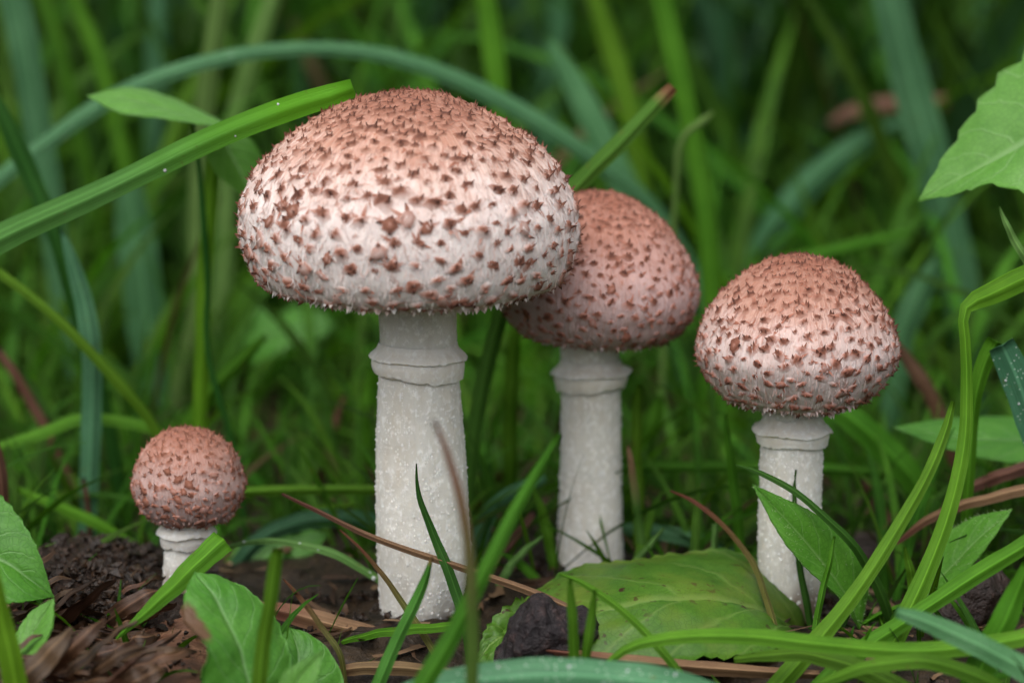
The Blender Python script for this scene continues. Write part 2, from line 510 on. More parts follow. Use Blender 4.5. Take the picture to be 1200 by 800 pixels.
def blade(label, pts, mat, roll=0.0, fold=.25, root=False, twist=0.0, name='grass_blade', cat='grass blade', group=None, dew=0, parent=None, thick=.00016):
    pts = [(p[0], p[1], p[2] if p[2] < 50 else 50 + (p[2] - 50) * 1.45, p[3]) for p in pts]
    w3 = [P(p[0], p[1], p[2] / 1000) for p in pts]
    ww = [p[3] * S(p[2] / 1000) for p in pts]
    if root:
        l, k = w3[-1], w3[-2]
        gz = float(ground_z(l.x, l.y)) - .004
        h = l.z - gz
        if h > .003:
            dr = (l - k); dr.z = 0
            if dr.length > 0: dr.normalize()
            m = Vector((l.x + dr.x * h * .12, l.y + dr.y * h * .12, l.z - h * .5))
            b = Vector((l.x + dr.x * h * .16, l.y + dr.y * h * .16, gz))
            w3 += [m, b]; ww += [ww[-1] * .9, ww[-1] * .7]
    Vv, F, uv, c, sd, nr, w = blade_mesh(name, [tuple(p) for p in w3], ww, roll, fold, 34, thick, twist)
    o0 = Vector(c[-1])
    me = mesh_np(name, Vv - np.array(o0), F, True, uv)
    if parent is not None:
        o = obj(name, me, mat, parent, o0 - parent.location)
    else:
        o = obj(name, me, mat, None, o0)
        tag(o, label, cat, group)
    if dew:
        Vs, Fs, off = [], [], 0
        for _ in range(dew):
            i = rnd.randrange(2, 30)
            x = rnd.uniform(-.8, .8)
            p = c[i] + sd[i] * x * w[i] / 2 + nr[i] * abs(x) * fold * w[i] / 2
            sgn = 1 if np.dot(nr[i], np.array(CAM) - p) > 0 else -1
            r = rnd.uniform(.00012, .00042) * (1.6 if rnd.random() < .12 else 1)
            vs_, fs_ = drop(p + sgn * nr[i] * r * .25, r)
            Vs.append(vs_); Fs += [[a + off for a in f] for f in fs_]; off += len(vs_)
        d_ = obj('dew', mesh_np('dew', np.vstack(Vs) - np.array(o0), Fs), DEWM, o)
        tag(d_, kind='stuff')
    return o

def drop(p, r, nu=6, nv=4):
    v = [(0, 0, r)]
    for i in range(1, nv):
        a = math.pi * i / nv
        for j in range(nu):
            b = 2 * math.pi * j / nu
            v.append((r * math.sin(a) * math.cos(b), r * math.sin(a) * math.sin(b), r * math.cos(a)))
    v.append((0, 0, -r))
    f = [[0, 1 + j, 1 + (j + 1) % nu] for j in range(nu)]
    for i in range(nv - 2):
        for j in range(nu):
            f.append([1 + i * nu + j, 1 + (i + 1) * nu + j, 1 + (i + 1) * nu + (j + 1) % nu, 1 + i * nu + (j + 1) % nu])
    L = len(v) - 1
    f += [[L, 1 + (nv - 2) * nu + (j + 1) % nu, 1 + (nv - 2) * nu + j] for j in range(nu)]
    return np.array(v) + np.array(p), f

# ------------------------------------------------------------------ mushrooms
def lathe(profile, nth, nprof):
    """profile (k,2) r,z -> sampled (nprof,2) and arc length"""
    q = crom(profile, nprof)
    q[:, 0] = np.maximum(q[:, 0], 0)
    d = np.gradient(q, axis=0)
    nrm = np.stack([-d[:, 1], d[:, 0]], -1)
    nrm = norm(nrm)
    seg = np.concatenate([[0], np.cumsum(np.linalg.norm(np.diff(q, axis=0), axis=1))])
    return q, nrm, seg

def scale_variant(kind, r):
    """one wart of the cap skin: low mound with dark broken spikes; about 20-30 triangles"""
    Vv, Ff, T = [], [], []
    nb = 6
    if kind == 'point':
        ox, oy = r.uniform(-.15, .15), r.uniform(.05, .25)
        for i in range(nb):
            a = 2 * math.pi * i / nb + r.uniform(-.3, .3)
            q = r.uniform(.95, 1.4)
            Vv.append((q * math.cos(a), q * math.sin(a), -.28)); T.append(.0)
        for i in range(nb):
            a = 2 * math.pi * i / nb + r.uniform(-.25, .25)
            q = r.uniform(.38, .62)
            Vv.append((ox + q * math.cos(a), oy + q * math.sin(a), r.uniform(.10, .24))); T.append(r.uniform(.34, .56))
        Vv.append((ox, oy, r.uniform(.26, .4))); T.append(.8)
        for i in range(nb):
            j = (i + 1) % nb
            Ff += [[i, j, nb + j, nb + i], [nb + i, nb + j, 2 * nb]]
        ns = r.choice((1, 2, 2, 3))
    else:
        for i in range(nb):
            a = 2 * math.pi * i / nb + r.uniform(-.3, .3)
            q = r.uniform(.8, 1.05)
            Vv.append((q * math.cos(a), q * math.sin(a), -.28)); T.append(.0)
        for i in range(nb):
            a = 2 * math.pi * i / nb + r.uniform(-.2, .2)
            Vv.append((.62 * math.cos(a), .62 * math.sin(a), r.uniform(.18, .34))); T.append(.62)
        Vv.append((0, 0, .10)); T.append(.45)
        for i in range(nb):
            j = (i + 1) % nb
            Ff += [[i, j, nb + j, nb + i], [nb + i, nb + j, 2 * nb]]
        ns = r.choice((3, 4))
    for k in range(ns):
        a = 2 * math.pi * (k + r.uniform(-.25, .25)) / ns + (r.random() * 6 if kind == 'point' else 0)
        q = r.uniform(.05, .4) if kind == 'point' else r.uniform(.5, .7)
        cx, cy_ = q * math.cos(a), q * math.sin(a)
        h = r.uniform(.55, .9) if kind == 'point' else r.uniform(.35, .6)
        out = r.uniform(.1, .5)
        b0 = len(Vv)
        wd = r.uniform(.2, .34)
        for m in range(3):
            aa = a + 2 * math.pi * m / 3
            Vv.append((cx + wd * math.cos(aa), cy_ + wd * math.sin(aa), .08)); T.append(.5)
        Vv.append((cx + out * math.cos(a), cy_ + out * math.sin(a) + .4, h)); T.append(1.0)
        Ff += [[b0, b0 + 1, b0 + 3], [b0 + 1, b0 + 2, b0 + 3], [b0 + 2, b0, b0 + 3]]
    return np.array(Vv), Ff, np.array(T)

def frame(nrm, up=(0, 0, 1)):
    n_ = norm(np.asarray(nrm, float))
    y = np.asarray(up, float) - n_ * np.dot(up, n_)
    if np.linalg.norm(y) < .05: y = np.array((0, 1, 0)) - n_ * n_[1]
    y = norm(y)
    return np.stack([np.cross(y, n_), y, n_], -1)

def mushroom(label, cx, yref, d, prof, stem_px, ring_px, sc, tone, low, scale_stops, tilt=(0, 0), seed=1, group='pink-brown shaggy mushrooms', lean=0):
    """prof: (r px, h px above yref); stem_px: (y, xl, xr); ring_px list of (y, r) top to bottom; sc: dict for scales"""
    r_ = random.Random(seed)
    s = S(d)
    org = P(cx, yref, d)
    # stem axis points
    sp = []
    for (y, xl, xr) in stem_px:
        p = P((xl + xr) / 2, y, d)
        sp.append((p.x, p.z, (xr - xl) / 2 * s))
    base = Vector((sp[-1][0], d, sp[-1][1]))
    root = empty('mushroom', base, label, 'mushroom', group)
    # ---- stem
    q = crom(sp, 150)
    nth = 110
    th = np.linspace(0, 2 * math.pi, nth, endpoint=False)
    Vv = np.zeros((150, nth, 3))
    off = np.zeros((150, nth))
    for i in range(150):
        for j in range(nth):
            x_, y_ = math.cos(th[j]), math.sin(th[j])
            off[i, j] = .00055 * mnoise.noise((x_ * 1.3, y_ * 1.3, q[i, 1] * 28 + seed)) +   .00006 * mnoise.noise((x_ * 9, y_ * 9, q[i, 1] * 700)) +   .00016 * mnoise.noise((x_ * 4, y_ * 4, q[i, 1] * 210 + 7))
    rr = q[:, 2][:, None] + off * (q[:, 2][:, None] / .0107) ** .5
    Vv[..., 0] = q[:, 0][:, None] + rr * np.cos(th)[None]
    Vv[..., 1] = d + rr * np.sin(th)[None]
    Vv[..., 2] = q[:, 1][:, None]
    F = grid_faces(150, nth, True).tolist() + [list(range(nth)), [149 * nth + i for i in range(nth)][::-1]]
    me = mesh_np('stem', Vv.reshape(-1, 3) - np.array(base), [f[::-1] for f in F])
    st = obj('stem', me, STEM, root)
    # flecks on the stem below the ring
    yr = ring_px[2][-1][0]
    zr = P(cx, yr, d).z
    Vs, Fs, off_ = [], [], 0
    nfl = int(2200 * (q[0, 1] - q[-1, 1]) / .08)
    for _ in range(nfl):
        i = r_.randrange(3, 149)
        if q[i, 1] > zr and r_.random() < .85: continue
        a = r_.uniform(0, 2 * math.pi)
        n_ = np.array((math.cos(a), math.sin(a), 0))
        jj = int(a / (2 * math.pi) * nth) % nth
        p = Vv[i, jj]
        sz = r_.uniform(.00015, .00052)
        M = frame(n_)
        loc = np.array([(-1, 0, -.2), (0, -1.5, -.2), (1, 0, -.2), (0, 1.3, -.2), (.2, .6 * r_.random(), r_.uniform(.4, .9))]) * sz
        Vs.append(loc @ M.T + p)
        Fs += [[off_, off_ + 1, off_ + 4], [off_ + 1, off_ + 2, off_ + 4], [off_ + 2, off_ + 3, off_ + 4], [off_ + 3, off_, off_ + 4]]
        off_ += 5
    fl = obj('flecks', mesh_np('flecks', np.vstack(Vs) - np.array(base), np.array(Fs)), FLECK, st)
    tag(fl, kind='stuff')
    # ---- ring: two lips
    def xs_at(z): return np.interp(-z, -q[:, 1], q[:, 0])
    def lip(outer, under, name, par, wob, slant):
        VV, FF, o_ = [], [], 0
        t96 = np.linspace(0, 2 * math.pi, 120, endpoint=False)
        for part, (pts, up_) in enumerate(((outer, False), (under, True))):
            kn = np.array([(rp * s, P(cx, y, d).z) for (y, rp) in pts])
            N = 22 if not up_ else 8
            pr = crom(kn, N)
            A = np.zeros((N, 120, 3))
            for i in range(N):
                e = (i / (N - 1)) ** 2 if not up_ else (1 - i / (N - 1))
                for j in range(120):
                    c_, s_ = math.cos(t96[j]), math.sin(t96[j])
                    n1 = mnoise.noise((c_ * 1.6 + seed, s_ * 1.6, wob)); n2 = mnoise.noise((c_ * 6, s_ * 6 + seed, wob)); n3 = mnoise.noise((c_ * 22, s_ * 22 + seed, wob))
                    rad = pr[i, 0] * (1 + e * (.030 * n1 + .022 * n2))
                    A[i, j] = (xs_at(pr[i, 1]) + rad * c_, d + rad * s_, pr[i, 1] + e * s * (4.0 * n1 + 2.0 * n2 + 1.8 * n3) + e * slant * rad * c_)
            VV.append(A.reshape(-1, 3)); FF += (grid_faces(N, 120, True)[:, ::-1] + o_).tolist(); o_ += N * 120
        m_ = mesh_np(name, np.vstack(VV) - np.array(base), FF)
        return obj(name, m_, RINGM, par)
    rg = lip(ring_px[0], ring_px[1], 'ring', root, 1.0, sc.get('slant', 0))
    lip(ring_px[2], ring_px[3], 'ring_lip', rg, 5.0, sc.get('slant', 0) * 2.6)
    # ---- cap
    prof_m = [(a * s, b * s) for a, b in prof]
    NP, NT_ = 130, 180
    pq, pn, seg = lathe(prof_m, NT_, NP)
    tt = np.linspace(0, 2 * math.pi, NT_, endpoint=False)
    A = np.zeros((NP, NT_, 3))
    R = prof_m[0][1]
    def disp(pos):
        return .0007 * mnoise.noise(Vector(pos) * 55 + Vector((seed, 0, 0))) + .00028 * mnoise.noise(Vector(pos) * 260)
    for i in range(NP):
        for j in range(NT_):
            c_, s_ = math.cos(tt[j]), math.sin(tt[j])
            p = np.array((pq[i, 0] * c_, pq[i, 0] * s_, pq[i, 1]))
            n_ = np.array((pn[i, 0] * c_, pn[i, 0] * s_, pn[i, 1]))
            A[i, j] = p + n_ * disp(p) * (s / 2.05e-4)
    capo = bpy.data.objects.new('cap', mesh_np('cap', A.reshape(-1, 3), grid_faces(NP, NT_, True)))
    C.objects.link(capo); capo.parent = root
    capo.location = org - base
    capo.rotation_euler = (tilt[0], tilt[1], 0)
    capo.data.materials.append(mat_cap('cap_skin_%d' % seed, R, low, tone))
    # gills beneath
    rin = stem_px[0][2] - stem_px[0][1]
    g_pr = crom([(prof_m[-1][0], prof_m[-1][1]), (prof_m[-1][0] * .9, prof_m[-1][1] + .0012), (rin / 2 * s * .85, prof_m[-1][1] + .0022)], 6)
    G = np.zeros((6, 360, 3))
    for i in range(6):
        for j in range(360):
            a = 2 * math.pi * j / 360
            lift = (.0009 if j % 2 else 0) * (1 if 0 < i < 5 else 0)
            G[i, j] = (g_pr[i, 0] * math.cos(a), g_pr[i, 0] * math.sin(a), g_pr[i, 1] + lift)
    obj('gills', mesh_np('gills', G.reshape(-1, 3), grid_faces(6, 360, True), smooth=False), GILL, capo)
    # ---- scales
    def surf(sl, a):
        r = np.interp(sl, seg, pq[:, 0]); z = np.interp(sl, seg, pq[:, 1])
        nr = np.interp(sl, seg, pn[:, 0]); nz = np.interp(sl, seg, pn[:, 1])
        c_, s_ = math.cos(a), math.sin(a)
        p = np.array((r * c_, r * s_, z)); n_ = norm(np.array((nr * c_, nr * s_, nz)))
        return p + n_ * disp(p) * (s / 2.05e-4), n_
    total = seg[-1]
    s_end = total * sc['end']
    places = []
    rp = np.random.default_rng(seed)
    ncand = 9000
    rr_ = np.interp(np.linspace(0, s_end, 400), seg, pq[:, 0])
    spc_ = lambda sl_: s * (sc['sp0'] + (sc['sp1'] - sc['sp0']) * np.minimum(1, sl_ / (s_end * sc['grow'])) ** 1.2)
    wgt = (rr_ + s) / spc_(np.linspace(0, s_end, 400)) ** 2
    cs = np.interp(rp.random(ncand), np.cumsum(wgt) / np.sum(wgt), np.linspace(0, s_end, 400))
    ca = rp.uniform(0, 2 * math.pi, ncand)
    cr = np.interp(cs, seg, pq[:, 0]); cz = np.interp(cs, seg, pq[:, 1])
    cp = np.stack([cr * np.cos(ca), cr * np.sin(ca), cz], -1)
    csp = spc_(cs)
    got = np.zeros((0, 3))
    for k_ in range(ncand):
        if len(got) and np.min(np.sum((got - cp[k_]) ** 2, 1)) < (csp[k_] * .86) ** 2: continue
        got = np.vstack([got, cp[k_]])
        f = min(1, cs[k_] / (s_end * sc['grow']))
        sz = s * (sc['w0'] + (sc['w1'] - sc['w0']) * f) * .5 * r_.choice((.6, .75, .9, 1, 1, 1.1, 1.2))
        places.append((cs[k_], ca[k_], sz, f))
    cam_l = CAM - org
    rows = []
    for (s2, a, sz, f) in places:
        p, n_ = surf(s2, a)
        vis = float(np.dot(n_, norm(np.array(cam_l) - p)))
        rows.append((vis > -.08, sz * max(vis, .15), p, n_, sz, f))
    rows.sort(key=lambda t: (t[0], t[1]), reverse=True)
    inv_up = np.array(capo.rotation_euler.to_matrix().inverted() @ Vector((0, 0, 1)))
    rest_V, rest_F, rest_T, ro = [], [], [], 0
    smat = mat_on_skin('scale_%d' % seed, capo, R, tone, *scale_stops, obj_rand=True)
    rmat = mat_on_skin('scale_rest_%d' % seed, capo, R, tone, *scale_stops)
    fmat = mat_on_skin('fibril_%d' % seed, capo, R, tone, tuple(c * 1.7 for c in scale_stops[0]), scale_stops[0], light=1.08, transl=.12)
    wmat = mat_on_skin('fringe_%d' % seed, capo, R, tone, tuple(c * 1.8 for c in scale_stops[0]), scale_stops[0], white=(.82, .78, .74), transl=.15)
    vme = {}
    for kind in ('point', 'cup'):
        for v_ in range(7):
            a_, b_, c_ = scale_variant(kind, random.Random(seed * 100 + v_ + (50 if kind == 'cup' else 0)))
            m_ = mesh_np('scale', a_, b_, True, None, {'tip': c_}); m_.materials.append(smat)
            vme[kind, v_] = (m_, a_, b_, c_)
    for idx, (vis, key, p, n_, sz, f) in enumerate(rows):
        kind = 'cup' if (f > .93 and r_.random() < sc.get('cup', .4)) else 'point'
        m_, a_, b_, c_ = vme[kind, r_.randrange(7)]
        dirn = norm(n_ + inv_up * sc.get('lift', .25))
        M = frame(dirn, inv_up)
        rz = r_.uniform(-.6, .6) if kind == 'point' else r_.uniform(-3, 3)
        M = M @ np.array(Matrix.Rotation(rz, 3, 'Z'))
        tall = 1.0 + .1 * f
        scl = np.array((sz * r_.uniform(.9, 1.35), sz * r_.uniform(.65, .95), sz * tall * sc.get('hgt', .85) * r_.uniform(.8, 1.25)))
        if vis and idx < 300:
            o = bpy.data.objects.new('scale', m_)
            C.objects.link(o)
            o.parent = capo
            mm = Matrix([[*(M[i] * scl), p[i]] for i in range(3)] + [[0, 0, 0, 1]])
            o.matrix_local = mm
        else:
            rest_V.append((a_ * scl) @ M.T + p); rest_F += [[q_ + ro for q_ in ff] for ff in b_]
            rest_T.append(c_); ro += len(a_)
    if rest_V:
        o = obj('scales', mesh_np('scales', np.vstack(rest_V), rest_F, False, None, {'tip': np.concatenate(rest_T)}), rmat, capo)
        tag(o, kind='stuff')
    # ---- fibrils lying on the skin, lifted at the end, and fringe at the margin
    Vs, Fs, Ts, off_ = [], [], [], 0
    for _ in range(sc['fib']):
        s2 = total * (.34 + .64 * r_.random() ** .7)
        a = r_.uniform(0, 2 * math.pi)
        f = s2 / total
        L = s * r_.uniform(5, 13) * sc.get('fl', 1); wd = s * r_.uniform(.8, 2.0) * sc.get('fl', 1)
        p0, n0 = surf(s2, a); p1, n1 = surf(min(total, s2 + L * .5), a + r_.uniform(-.01, .01)); p2, n2 = surf(min(total, s2 + L), a + r_.uniform(-.03, .03))
        if r_.random() < .35: p0, p2, n0, n2 = p2, p0, n2, n0
        lift = r_.uniform(.03, .42) * L * (.4 + f)
        tg = norm(p2 - p0); sd = norm(np.cross(n0, tg)) * wd * .5
        Vs += [p0 + sd + n0 * s * .3, p0 - sd + n0 * s * .3, p1 + sd * .8 + n1 * (lift * .35 + s * .5), p1 - sd * .8 + n1 * (lift * .35 + s * .5), p2 + n2 * (lift + s * .4)]
        Fs += [[off_, off_ + 1, off_ + 3, off_ + 2], [off_ + 2, off_ + 3, off_ + 4]]
        br = r_.random() * .30 + (.40 if r_.random() < sc.get('brown', .2) * (1.2 - f) else 0)
        Ts += [br * .4, br * .4, br * .7, br * .7, br]
        off_ += 5
    for (vis, key, p, n_, sz, f) in rows:
        if not vis: continue
        M = frame(n_, inv_up)
        for _ in range(r_.choice((0, 1, 2, 3))):
            a = r_.uniform(0, 6.28)
            if f > .5 and math.sin(a) < 0 and r_.random() < .4: a = -a
            dr = M @ np.array((math.cos(a), math.sin(a), 0)); sd = M @ np.array((-math.sin(a), math.cos(a), 0))
            L = sz * r_.uniform(.9, 1.9); wd = sz * r_.uniform(.10, .24)
            q0 = p + dr * sz * .35
            up_ = n_ * (s * .45)
            Vs += [q0 + sd * wd + up_, q0 - sd * wd + up_, q0 + dr * L * .35 + sd * wd * .8 + up_ * 1.5, q0 + dr * L * .35 - sd * wd * .8 + up_ * 1.5, q0 + dr * (L - sz * .35) + up_ * r_.uniform(.6, 4) - n_ * (L * L / (2 * R)) * .6]
            Fs += [[off_, off_ + 1, off_ + 3, off_ + 2], [off_ + 2, off_ + 3, off_ + 4]]
            b_ = r_.uniform(.45, .85); Ts += [b_, b_, b_ * .85, b_ * .85, b_ * .7]
            off_ += 5
    o = obj('fibrils', mesh_np('fibrils', np.array(Vs), Fs, False, None, {'tip': np.array(Ts)}), fmat, capo)
    tag(o, kind='stuff')
    Vs, Fs, Ts, off_ = [], [], [], 0
    nfr = sc['fringe']
    for k_ in range(nfr):
        a = 2 * math.pi * (k_ + r_.uniform(-.5, .5)) / nfr
        s2 = total * r_.uniform(sc.get('fr0', .86), 1.0)
        L = s * r_.uniform(2.5, 8) * sc.get('frl', 1); wd = s * r_.uniform(5, 11) * sc.get('frl', 1)
        p0, n0 = surf(s2, a)
        tng = np.array((-math.sin(a), math.cos(a), 0))
        dn = norm(np.array((math.cos(a) * r_.uniform(-.1, .9), math.sin(a) * r_.uniform(-.1, .9), -1)) + tng * r_.uniform(-.3, .3))
        t_ = p0 + dn * L + n0 * s * r_.uniform(0, 2)
        Vs += [p0 + tng * wd / 2 - n0 * s * .4, p0 - tng * wd / 2 - n0 * s * .4, p0 + n0 * s * r_.uniform(1, 2.2), t_]
        Fs += [[off_, off_ + 2, off_ + 3], [off_ + 2, off_ + 1, off_ + 3], [off_ + 1, off_, off_ + 3]]
        b_ = r_.choice((0, .1, .2, .4)); Ts += [.08 + b_ * .5, .1 + b_ * .5, .1 + b_ * .6, b_ * .5]
        off_ += 4
    o = obj('margin_fringe', mesh_np('margin_fringe', np.array(Vs), Fs, False, None, {'tip': np.array(Ts)}), wmat, capo)
    tag(o, kind='stuff')
    return root

STEM = mat_stem('stem_white', (.53, .505, .45), (.63, .61, .56), .9)
RINGM = mat_stem('ring_cream', (.60, .56, .50), (.69, .655, .60))
FLECK = mat_attr('fleck_white', [(0, (.66, .635, .59)), (1, (.73, .705, .66))], sss=.2)
GILL = mat_attr('gills_cream', [(0, (.62, .56, .44)), (1, (.66, .60, .48))])
FIBR = mat_attr('fibril', [(0, (.86, .81, .78)), (.3, (.76, .62, .56)), (.6, (.42, .24, .185)), (1, (.20, .09, .065))], sss=.1, transl=.15)

tone_w = [(.0, (.72, .67, .62)), (.30, (.68, .62, .595)), (.54, (.66, .56, .525)), (.70, (.57, .42, .365)), (.84, (.41, .235, .175)), (1.0, (.25, .112, .076))]
tone_p = [(.0, (.41, .32, .31)), (.35, (.48, .355, .345)), (.62, (.45, .275, .24)), (.82, (.37, .19, .145)), (1.0, (.25, .105, .072))]
tone_m = [(.0, (.58, .51, .475)), (.35, (.58, .49, .47)), (.58, (.55, .40, .36)), (.78, (.41, .235, .18)), (1.0, (.24, .105, .070))]
tone_s = [(.0, (.37, .285, .265)), (.35, (.47, .35, .335)), (.62, (.44, .29, .255)), (.85, (.36, .195, .152)), (1.0, (.27, .12, .086))]
sst = ((.185, .078, .052), (.046, .019, .014))
sst_p = ((.190, .075, .050), (.046, .019, .014))
sst_s = ((.21, .086, .056), (.085, .034, .023))

M1 = mushroom('tallest mushroom with the widest whitish shaggy cap and brown spiky scales', 480, 362, 0.0,
    [(0, 254), (34, 250), (70, 239), (102, 224), (138, 201), (160, 182), (176, 163), (192, 130), (196, 98), (193, 72), (186, 51), (174, 35), (154, 26), (126, 22), (106, 22)],
    [(335, 441, 536), (400, 444, 535), (450, 442, 538), (500, 440, 542), (550, 440, 546), (600, 440, 549), (650, 441, 552), (690, 443, 546), (722, 445, 534), (750, 447, 528)],
    [[(400, 45.5), (407, 48.5), (411, 52.5), (415, 56.5), (417.5, 58)], [(417.5, 58), (419, 54), (419, 49)], [(417, 54), (426, 54.8), (434, 53.6), (438, 52.8)], [(438, 52.8), (439, 49), (437, 44)]],
    dict(sp0=9, sp1=20.5, grow=.62, w0=16, w1=23, end=.87, fib=6500, fringe=420, cup=.15, hgt=.8, lift=.12, fr0=.83, brown=.35, slant=-.04),
    tone_w, (.64, .53, .49), sst, seed=3)
M2 = mushroom('pink capped mushroom half hidden behind the biggest cap', 694, 407, .034,
    [(0, 185), (25, 181), (50, 168), (80, 147), (102, 117), (115, 87), (117, 60), (106, 34), (92, 20), (75, 13), (56, 12)],
    [(395, 655, 728), (420, 657, 727), (460, 657, 728), (520, 656, 728), (580, 654, 728), (640, 652, 729), (690, 651, 729), (720, 651, 729)],
    [[(420, 35), (427, 38), (431, 42.5), (434, 46.5), (435.5, 48)], [(435.5, 48), (437, 43), (436, 38)], [(434, 43), (442, 43.5), (449, 42), (453, 41)], [(453, 41), (454, 37), (452, 34)]],
    dict(sp0=8.5, sp1=14, grow=.6, w0=13.5, w1=16, end=.92, fib=2200, fringe=190, cup=.12, hgt=.75, lift=.12, fl=.75, frl=.7, brown=.5, slant=.03),
    tone_p, (.44, .28, .25), sst_p, tilt=(0, math.radians(4)), seed=4)
M3 = mushroom('mushroom standing alone on the right with round pinkish scaly cap', 933, 483, .004,
    [(0, 187), (25, 183), (50, 173), (76, 153), (104, 120), (118, 85), (116, 62), (103, 38), (88, 22), (68, 13), (48, 12)],
    [(470, 893, 964), (495, 895, 963), (530, 891, 965), (580, 890, 964), (630, 888, 963), (680, 887, 962), (720, 886, 961)],
    [[(484, 34.5), (493, 37), (498, 41.5), (501.5, 46), (503.5, 48)], [(503.5, 48), (505, 43), (504, 38)], [(502, 43), (509, 43.5), (514, 42.5), (518, 42)], [(518, 42), (519, 38), (517, 34)]],
    dict(sp0=8.5, sp1=15, grow=.6, w0=13.5, w1=18, end=.9, fib=3600, fringe=420, cup=.12, hgt=.8, lift=.12, fl=.8, frl=.75, brown=.45, fr0=.84, slant=-.01),
    tone_m, (.52, .37, .33), sst_p, seed=5)
M4 = mushroom('smallest mushroom, a round pink button on the dark soil mound', 224, 619, .002,
    [(0, 122), (20, 118.5), (40, 107), (57, 87), (66.5, 60), (65, 44), (57, 25), (44, 12), (30, 8)],
    [(608, 190, 247), (625, 191, 246), (640, 193, 240), (655, 191, 238), (675, 190, 236), (700, 189, 236)],
    [[(610, 27.5), (615, 30), (618, 32.5), (622, 35), (624, 36)], [(624, 36), (626, 31), (625, 27)], [(624, 30.5), (631, 30.5), (635, 29.3), (638, 28.6)], [(638, 28.6), (639, 25), (637, 21)]],
    dict(sp0=8.5, sp1=11, grow=.5, w0=10.5, w1=13, end=.95, fib=1300, fringe=130, cup=.4, hgt=1.0, lift=.12, fl=.55, frl=.45, brown=.7, fr0=.8),
    tone_s, (.40, .24, .20), sst_s, seed=6)

# ------------------------------------------------------------------ lumps of soil and wood
def lump(name, label, cat, poly, d, depth, mat, amp=.0012, freq=160, ridge=(1, 1, 1), nu=110, nv=60, seed=0, kind=None, pw=.7, sharp=False):
    c = np.mean(np.array(poly, float), axis=0)
    pts = np.array(poly, float) - c
    if sharp:
        cl = np.vstack([pts, pts[:1]]); tq = np.linspace(0, len(cl) - 1, 240)
        pc = np.stack([np.interp(tq, np.arange(len(cl)), cl[:, k]) for k in (0, 1)], -1)
    else:
        pc = crom(np.vstack([pts, pts[:1]]), 200)
    ang = np.unwrap(np.arctan2(-pc[:, 1], pc[:, 0]))
    rad = np.hypot(pc[:, 0], pc[:, 1])
    o_ = np.argsort(ang % (2 * math.pi))
    a_s, r_s = (ang % (2 * math.pi))[o_], rad[o_]
    cw = P(c[0], c[1], d); s = S(d)
    V = np.zeros((nv, nu, 3))
    for i in range(nv):
        ph = -math.pi / 2 + math.pi * i / (nv - 1)
        for j in range(nu):
            a = 2 * math.pi * j / nu
            r = np.interp(a, a_s, r_s, period=2 * math.pi) * s * math.cos(ph) ** pw
            p = Vector((r * math.cos(a), depth * math.sin(ph), r * math.sin(a)))
            q = Vector((p.x * freq * ridge[0], p.y * freq * ridge[1] + seed, p.z * freq * ridge[2]))
            k = amp * (mnoise.fractal(q, .9, 2.0, 5) + .8 * (1 - 2 * abs(mnoise.noise(q * .7))))
            V[i, j] = p + p.normalized() * k
    me = mesh_np(name, V.reshape(-1, 3), grid_faces(nv, nu, True)[:, ::-1])
    o = obj(name, me, mat, None, cw)
    tag(o, label, cat, kind=kind)
    return o, V

mound, MV = lump('soil_mound', 'mound of black wet crumbly soil under the smallest mushroom', 'soil',
    [(20, 720), (38, 665), (48, 648), (66, 643), (100, 649), (135, 656), (165, 664), (200, 676), (250, 690), (285, 715), (240, 745), (130, 750)], .007, .025, MOUND, .0016, 120, seed=2)
# crumbs on the mound
crumb_me = []
def crumbs(parent, V, count, smin, smax, mat, sel, seed):
    r_ = random.Random(seed)
    Vs, Fs, off = [], [], 0
    flat = V.reshape(-1, 3)
    idx = [i for i in range(len(flat)) if sel(flat[i])]
    for _ in range(count):
        p = flat[r_.choice(idx)] + np.array([r_.uniform(-.001, .001) for _ in range(3)])
        s_ = smin + (smax - smin) * r_.random() ** 2.5
        v_, f_ = drop((0, 0, 0), s_, 5, 3)
        v_ = v_ * np.array([r_.uniform(.6, 1.4), r_.uniform(.6, 1.4), r_.uniform(.5, 1.1)]) + RNG.normal(0, s_ * .28, v_.shape)
        Vs.append(v_ + p); Fs += [[a + off for a in f] for f in f_]; off += len(v_)
    o = obj('soil_crumbs', mesh_np('soil_crumbs', np.vstack(Vs), Fs, False), mat, parent)
    return tag(o, kind='stuff')
CRUMB = mat_soil('soil_crumb_wet', [(.3, (.004, .003, .002)), (.5, (.015, .008, .004)), (.72, (.070, .034, .016))], 300, .4, .001, .3)
crumbs(mound, MV, 2600, .0003, .0017, CRUMB, lambda p: p[1] < .03 and p[2] > -.008, 3)

